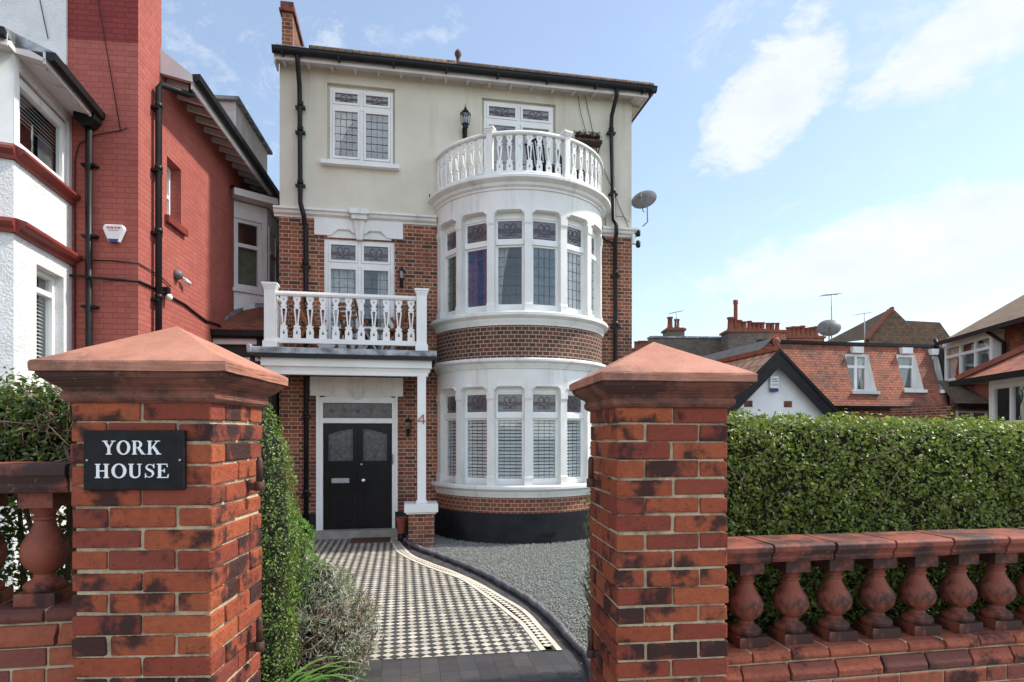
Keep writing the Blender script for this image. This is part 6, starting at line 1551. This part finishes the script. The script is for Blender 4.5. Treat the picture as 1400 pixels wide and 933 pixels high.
sky=wn('ShaderNodeTexSky',sky_type='NISHITA'); sky.sun_disc=False; sky.sun_elevation=SUN_EL; sky.sun_rotation=math.atan2(sd.x,sd.y)
sky.air_density=1.2; sky.dust_density=.7; sky.ozone_density=1.6
tc=wn('ShaderNodeTexCoord'); sp=wn('ShaderNodeSeparateXYZ'); wl(tc.outputs['Generated'],sp.inputs[0])
az=wm('MULTIPLY',wm('ARCTAN2',sp.outputs[0],sp.outputs[1]),57.2958); el=wm('MULTIPLY',wm('ARCSINE',sp.outputs[2]),57.2958)
def smooth(v,a,b):
    x=wn('ShaderNodeMapRange',interpolation_type='SMOOTHSTEP'); wl(v,x.inputs[0]); x.inputs[1].default_value=a; x.inputs[2].default_value=b; return x.outputs[0]
cv=wn('ShaderNodeCombineXYZ'); wl(az,cv.inputs[0]); wl(wm('MULTIPLY',el,1.8),cv.inputs[1])
def noise(sc,det,rough,dist=0,off=(0,0,0),vec=None):
    mp=wn('ShaderNodeMapping'); wl(vec or cv.outputs[0],mp.inputs[0]); mp.inputs['Location'].default_value=off
    x=wn('ShaderNodeTexNoise'); x.inputs['Scale'].default_value=sc; x.inputs['Detail'].default_value=det; x.inputs['Roughness'].default_value=rough; x.inputs['Distortion'].default_value=dist
    wl(mp.outputs[0],x.inputs['Vector']); return x.outputs['Fac']
n1=noise(.10,10,.62,.8); n2=noise(.40,9,.68,.5,(7,3,0))
# cumulus banks: (azimuth, elevation, half widths, slope)
def bank(a0,e0,wa,we,slope=0.0,th=.9,soft=.5,amp=1.1):
    da=wm('DIVIDE',wm('SUBTRACT',az,a0),wa)
    de=wm('DIVIDE',wm('SUBTRACT',wm('SUBTRACT',el,e0),wm('MULTIPLY',wm('SUBTRACT',az,a0),slope)),we)
    r=wm('ADD',wm('MULTIPLY',da,da),wm('MULTIPLY',de,de))
    v=wm('ADD',wm('SUBTRACT',1.0,r),wm('MULTIPLY',wm('SUBTRACT',wm('ADD',wm('MULTIPLY',n1,.6),wm('MULTIPLY',n2,.4)),.5),amp*6))
    return smooth(v,th-.9,th-.9+soft*2.0)
banks=BANKS=[]
for args in ((32,14.6,15,3.4,.13,.55,.5,.55),(23,26.5,6.5,5.0,.5,.7,.5,.65),(37,27.5,8.5,3.2,.22,.75,.6,.65),(-26,28,9,4,-.4,1.1,1.1,.9),(12,13,16,3,0,1.2,1.2,.7),(-5,33,14,2.2,.1,1.15,1.4,1.0),(62,22,15,7,0,.9,.6,1),(110,25,25,9,0,.9,.6,1),(170,25,30,10,0,.9,.6,1),(-80,24,22,8,0,.9,.6,1),(-140,22,25,9,0,.9,.6,1)):
    banks.append(bank(*args))
m=banks[0]
for b in banks[1:]: m=wm('MAXIMUM',m,b)
wisp=wm('MULTIPLY',smooth(noise(.05,11,.72,1.6,(3,9,0)),.46,.74),.6)
m=wm('MAXIMUM',m,wisp)
hz=wm('SUBTRACT',1.0,smooth(el,0,28))
m=wm('MAXIMUM',m,wm('MULTIPLY',hz,.40))
m=wm('MAXIMUM',wm('MULTIPLY',m,.93),.17)
m=wm('MULTIPLY',m,smooth(el,-2,0))
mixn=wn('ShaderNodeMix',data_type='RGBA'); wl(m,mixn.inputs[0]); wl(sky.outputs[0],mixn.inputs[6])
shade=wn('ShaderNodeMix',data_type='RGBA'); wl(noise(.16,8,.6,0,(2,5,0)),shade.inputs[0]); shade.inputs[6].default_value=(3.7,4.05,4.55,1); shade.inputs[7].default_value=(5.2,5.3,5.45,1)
behind_fill=smooth(wm('ABSOLUTE',az),60,100); vm=wn('ShaderNodeVectorMath',operation='SCALE'); wl(shade.outputs[2],vm.inputs[0]); wl(wm('ADD',1.0,wm('MULTIPLY',behind_fill,2.0)),vm.inputs['Scale']); wl(vm.outputs[0],mixn.inputs[7])  # unseen clouds beside and behind the camera brightened, added fill for the facade
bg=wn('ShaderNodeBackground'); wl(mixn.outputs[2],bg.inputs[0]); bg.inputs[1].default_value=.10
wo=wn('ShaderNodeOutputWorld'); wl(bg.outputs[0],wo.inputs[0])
cam=bpy.data.cameras.new('camera'); cam.sensor_width=36; cam.lens=F/1400*36; cam.shift_y=(HY-466.5)/1400; cam.clip_end=3000; cam.clip_start=.05
co=bpy.data.objects.new('camera',cam); COL.objects.link(co); co.location=(0,0,CAMZ); co.rotation_euler=(R_(90),0,0); scene.camera=co
vs_=scene.view_settings; scene.view_settings.view_transform='Standard'; vs_.look='None'; vs_.gamma=1; vs_.exposure=1.1; vs_.use_curve_mapping=False
scene.render.engine='CYCLES'; scene.cycles.max_bounces=8; scene.cycles.transparent_max_bounces=16
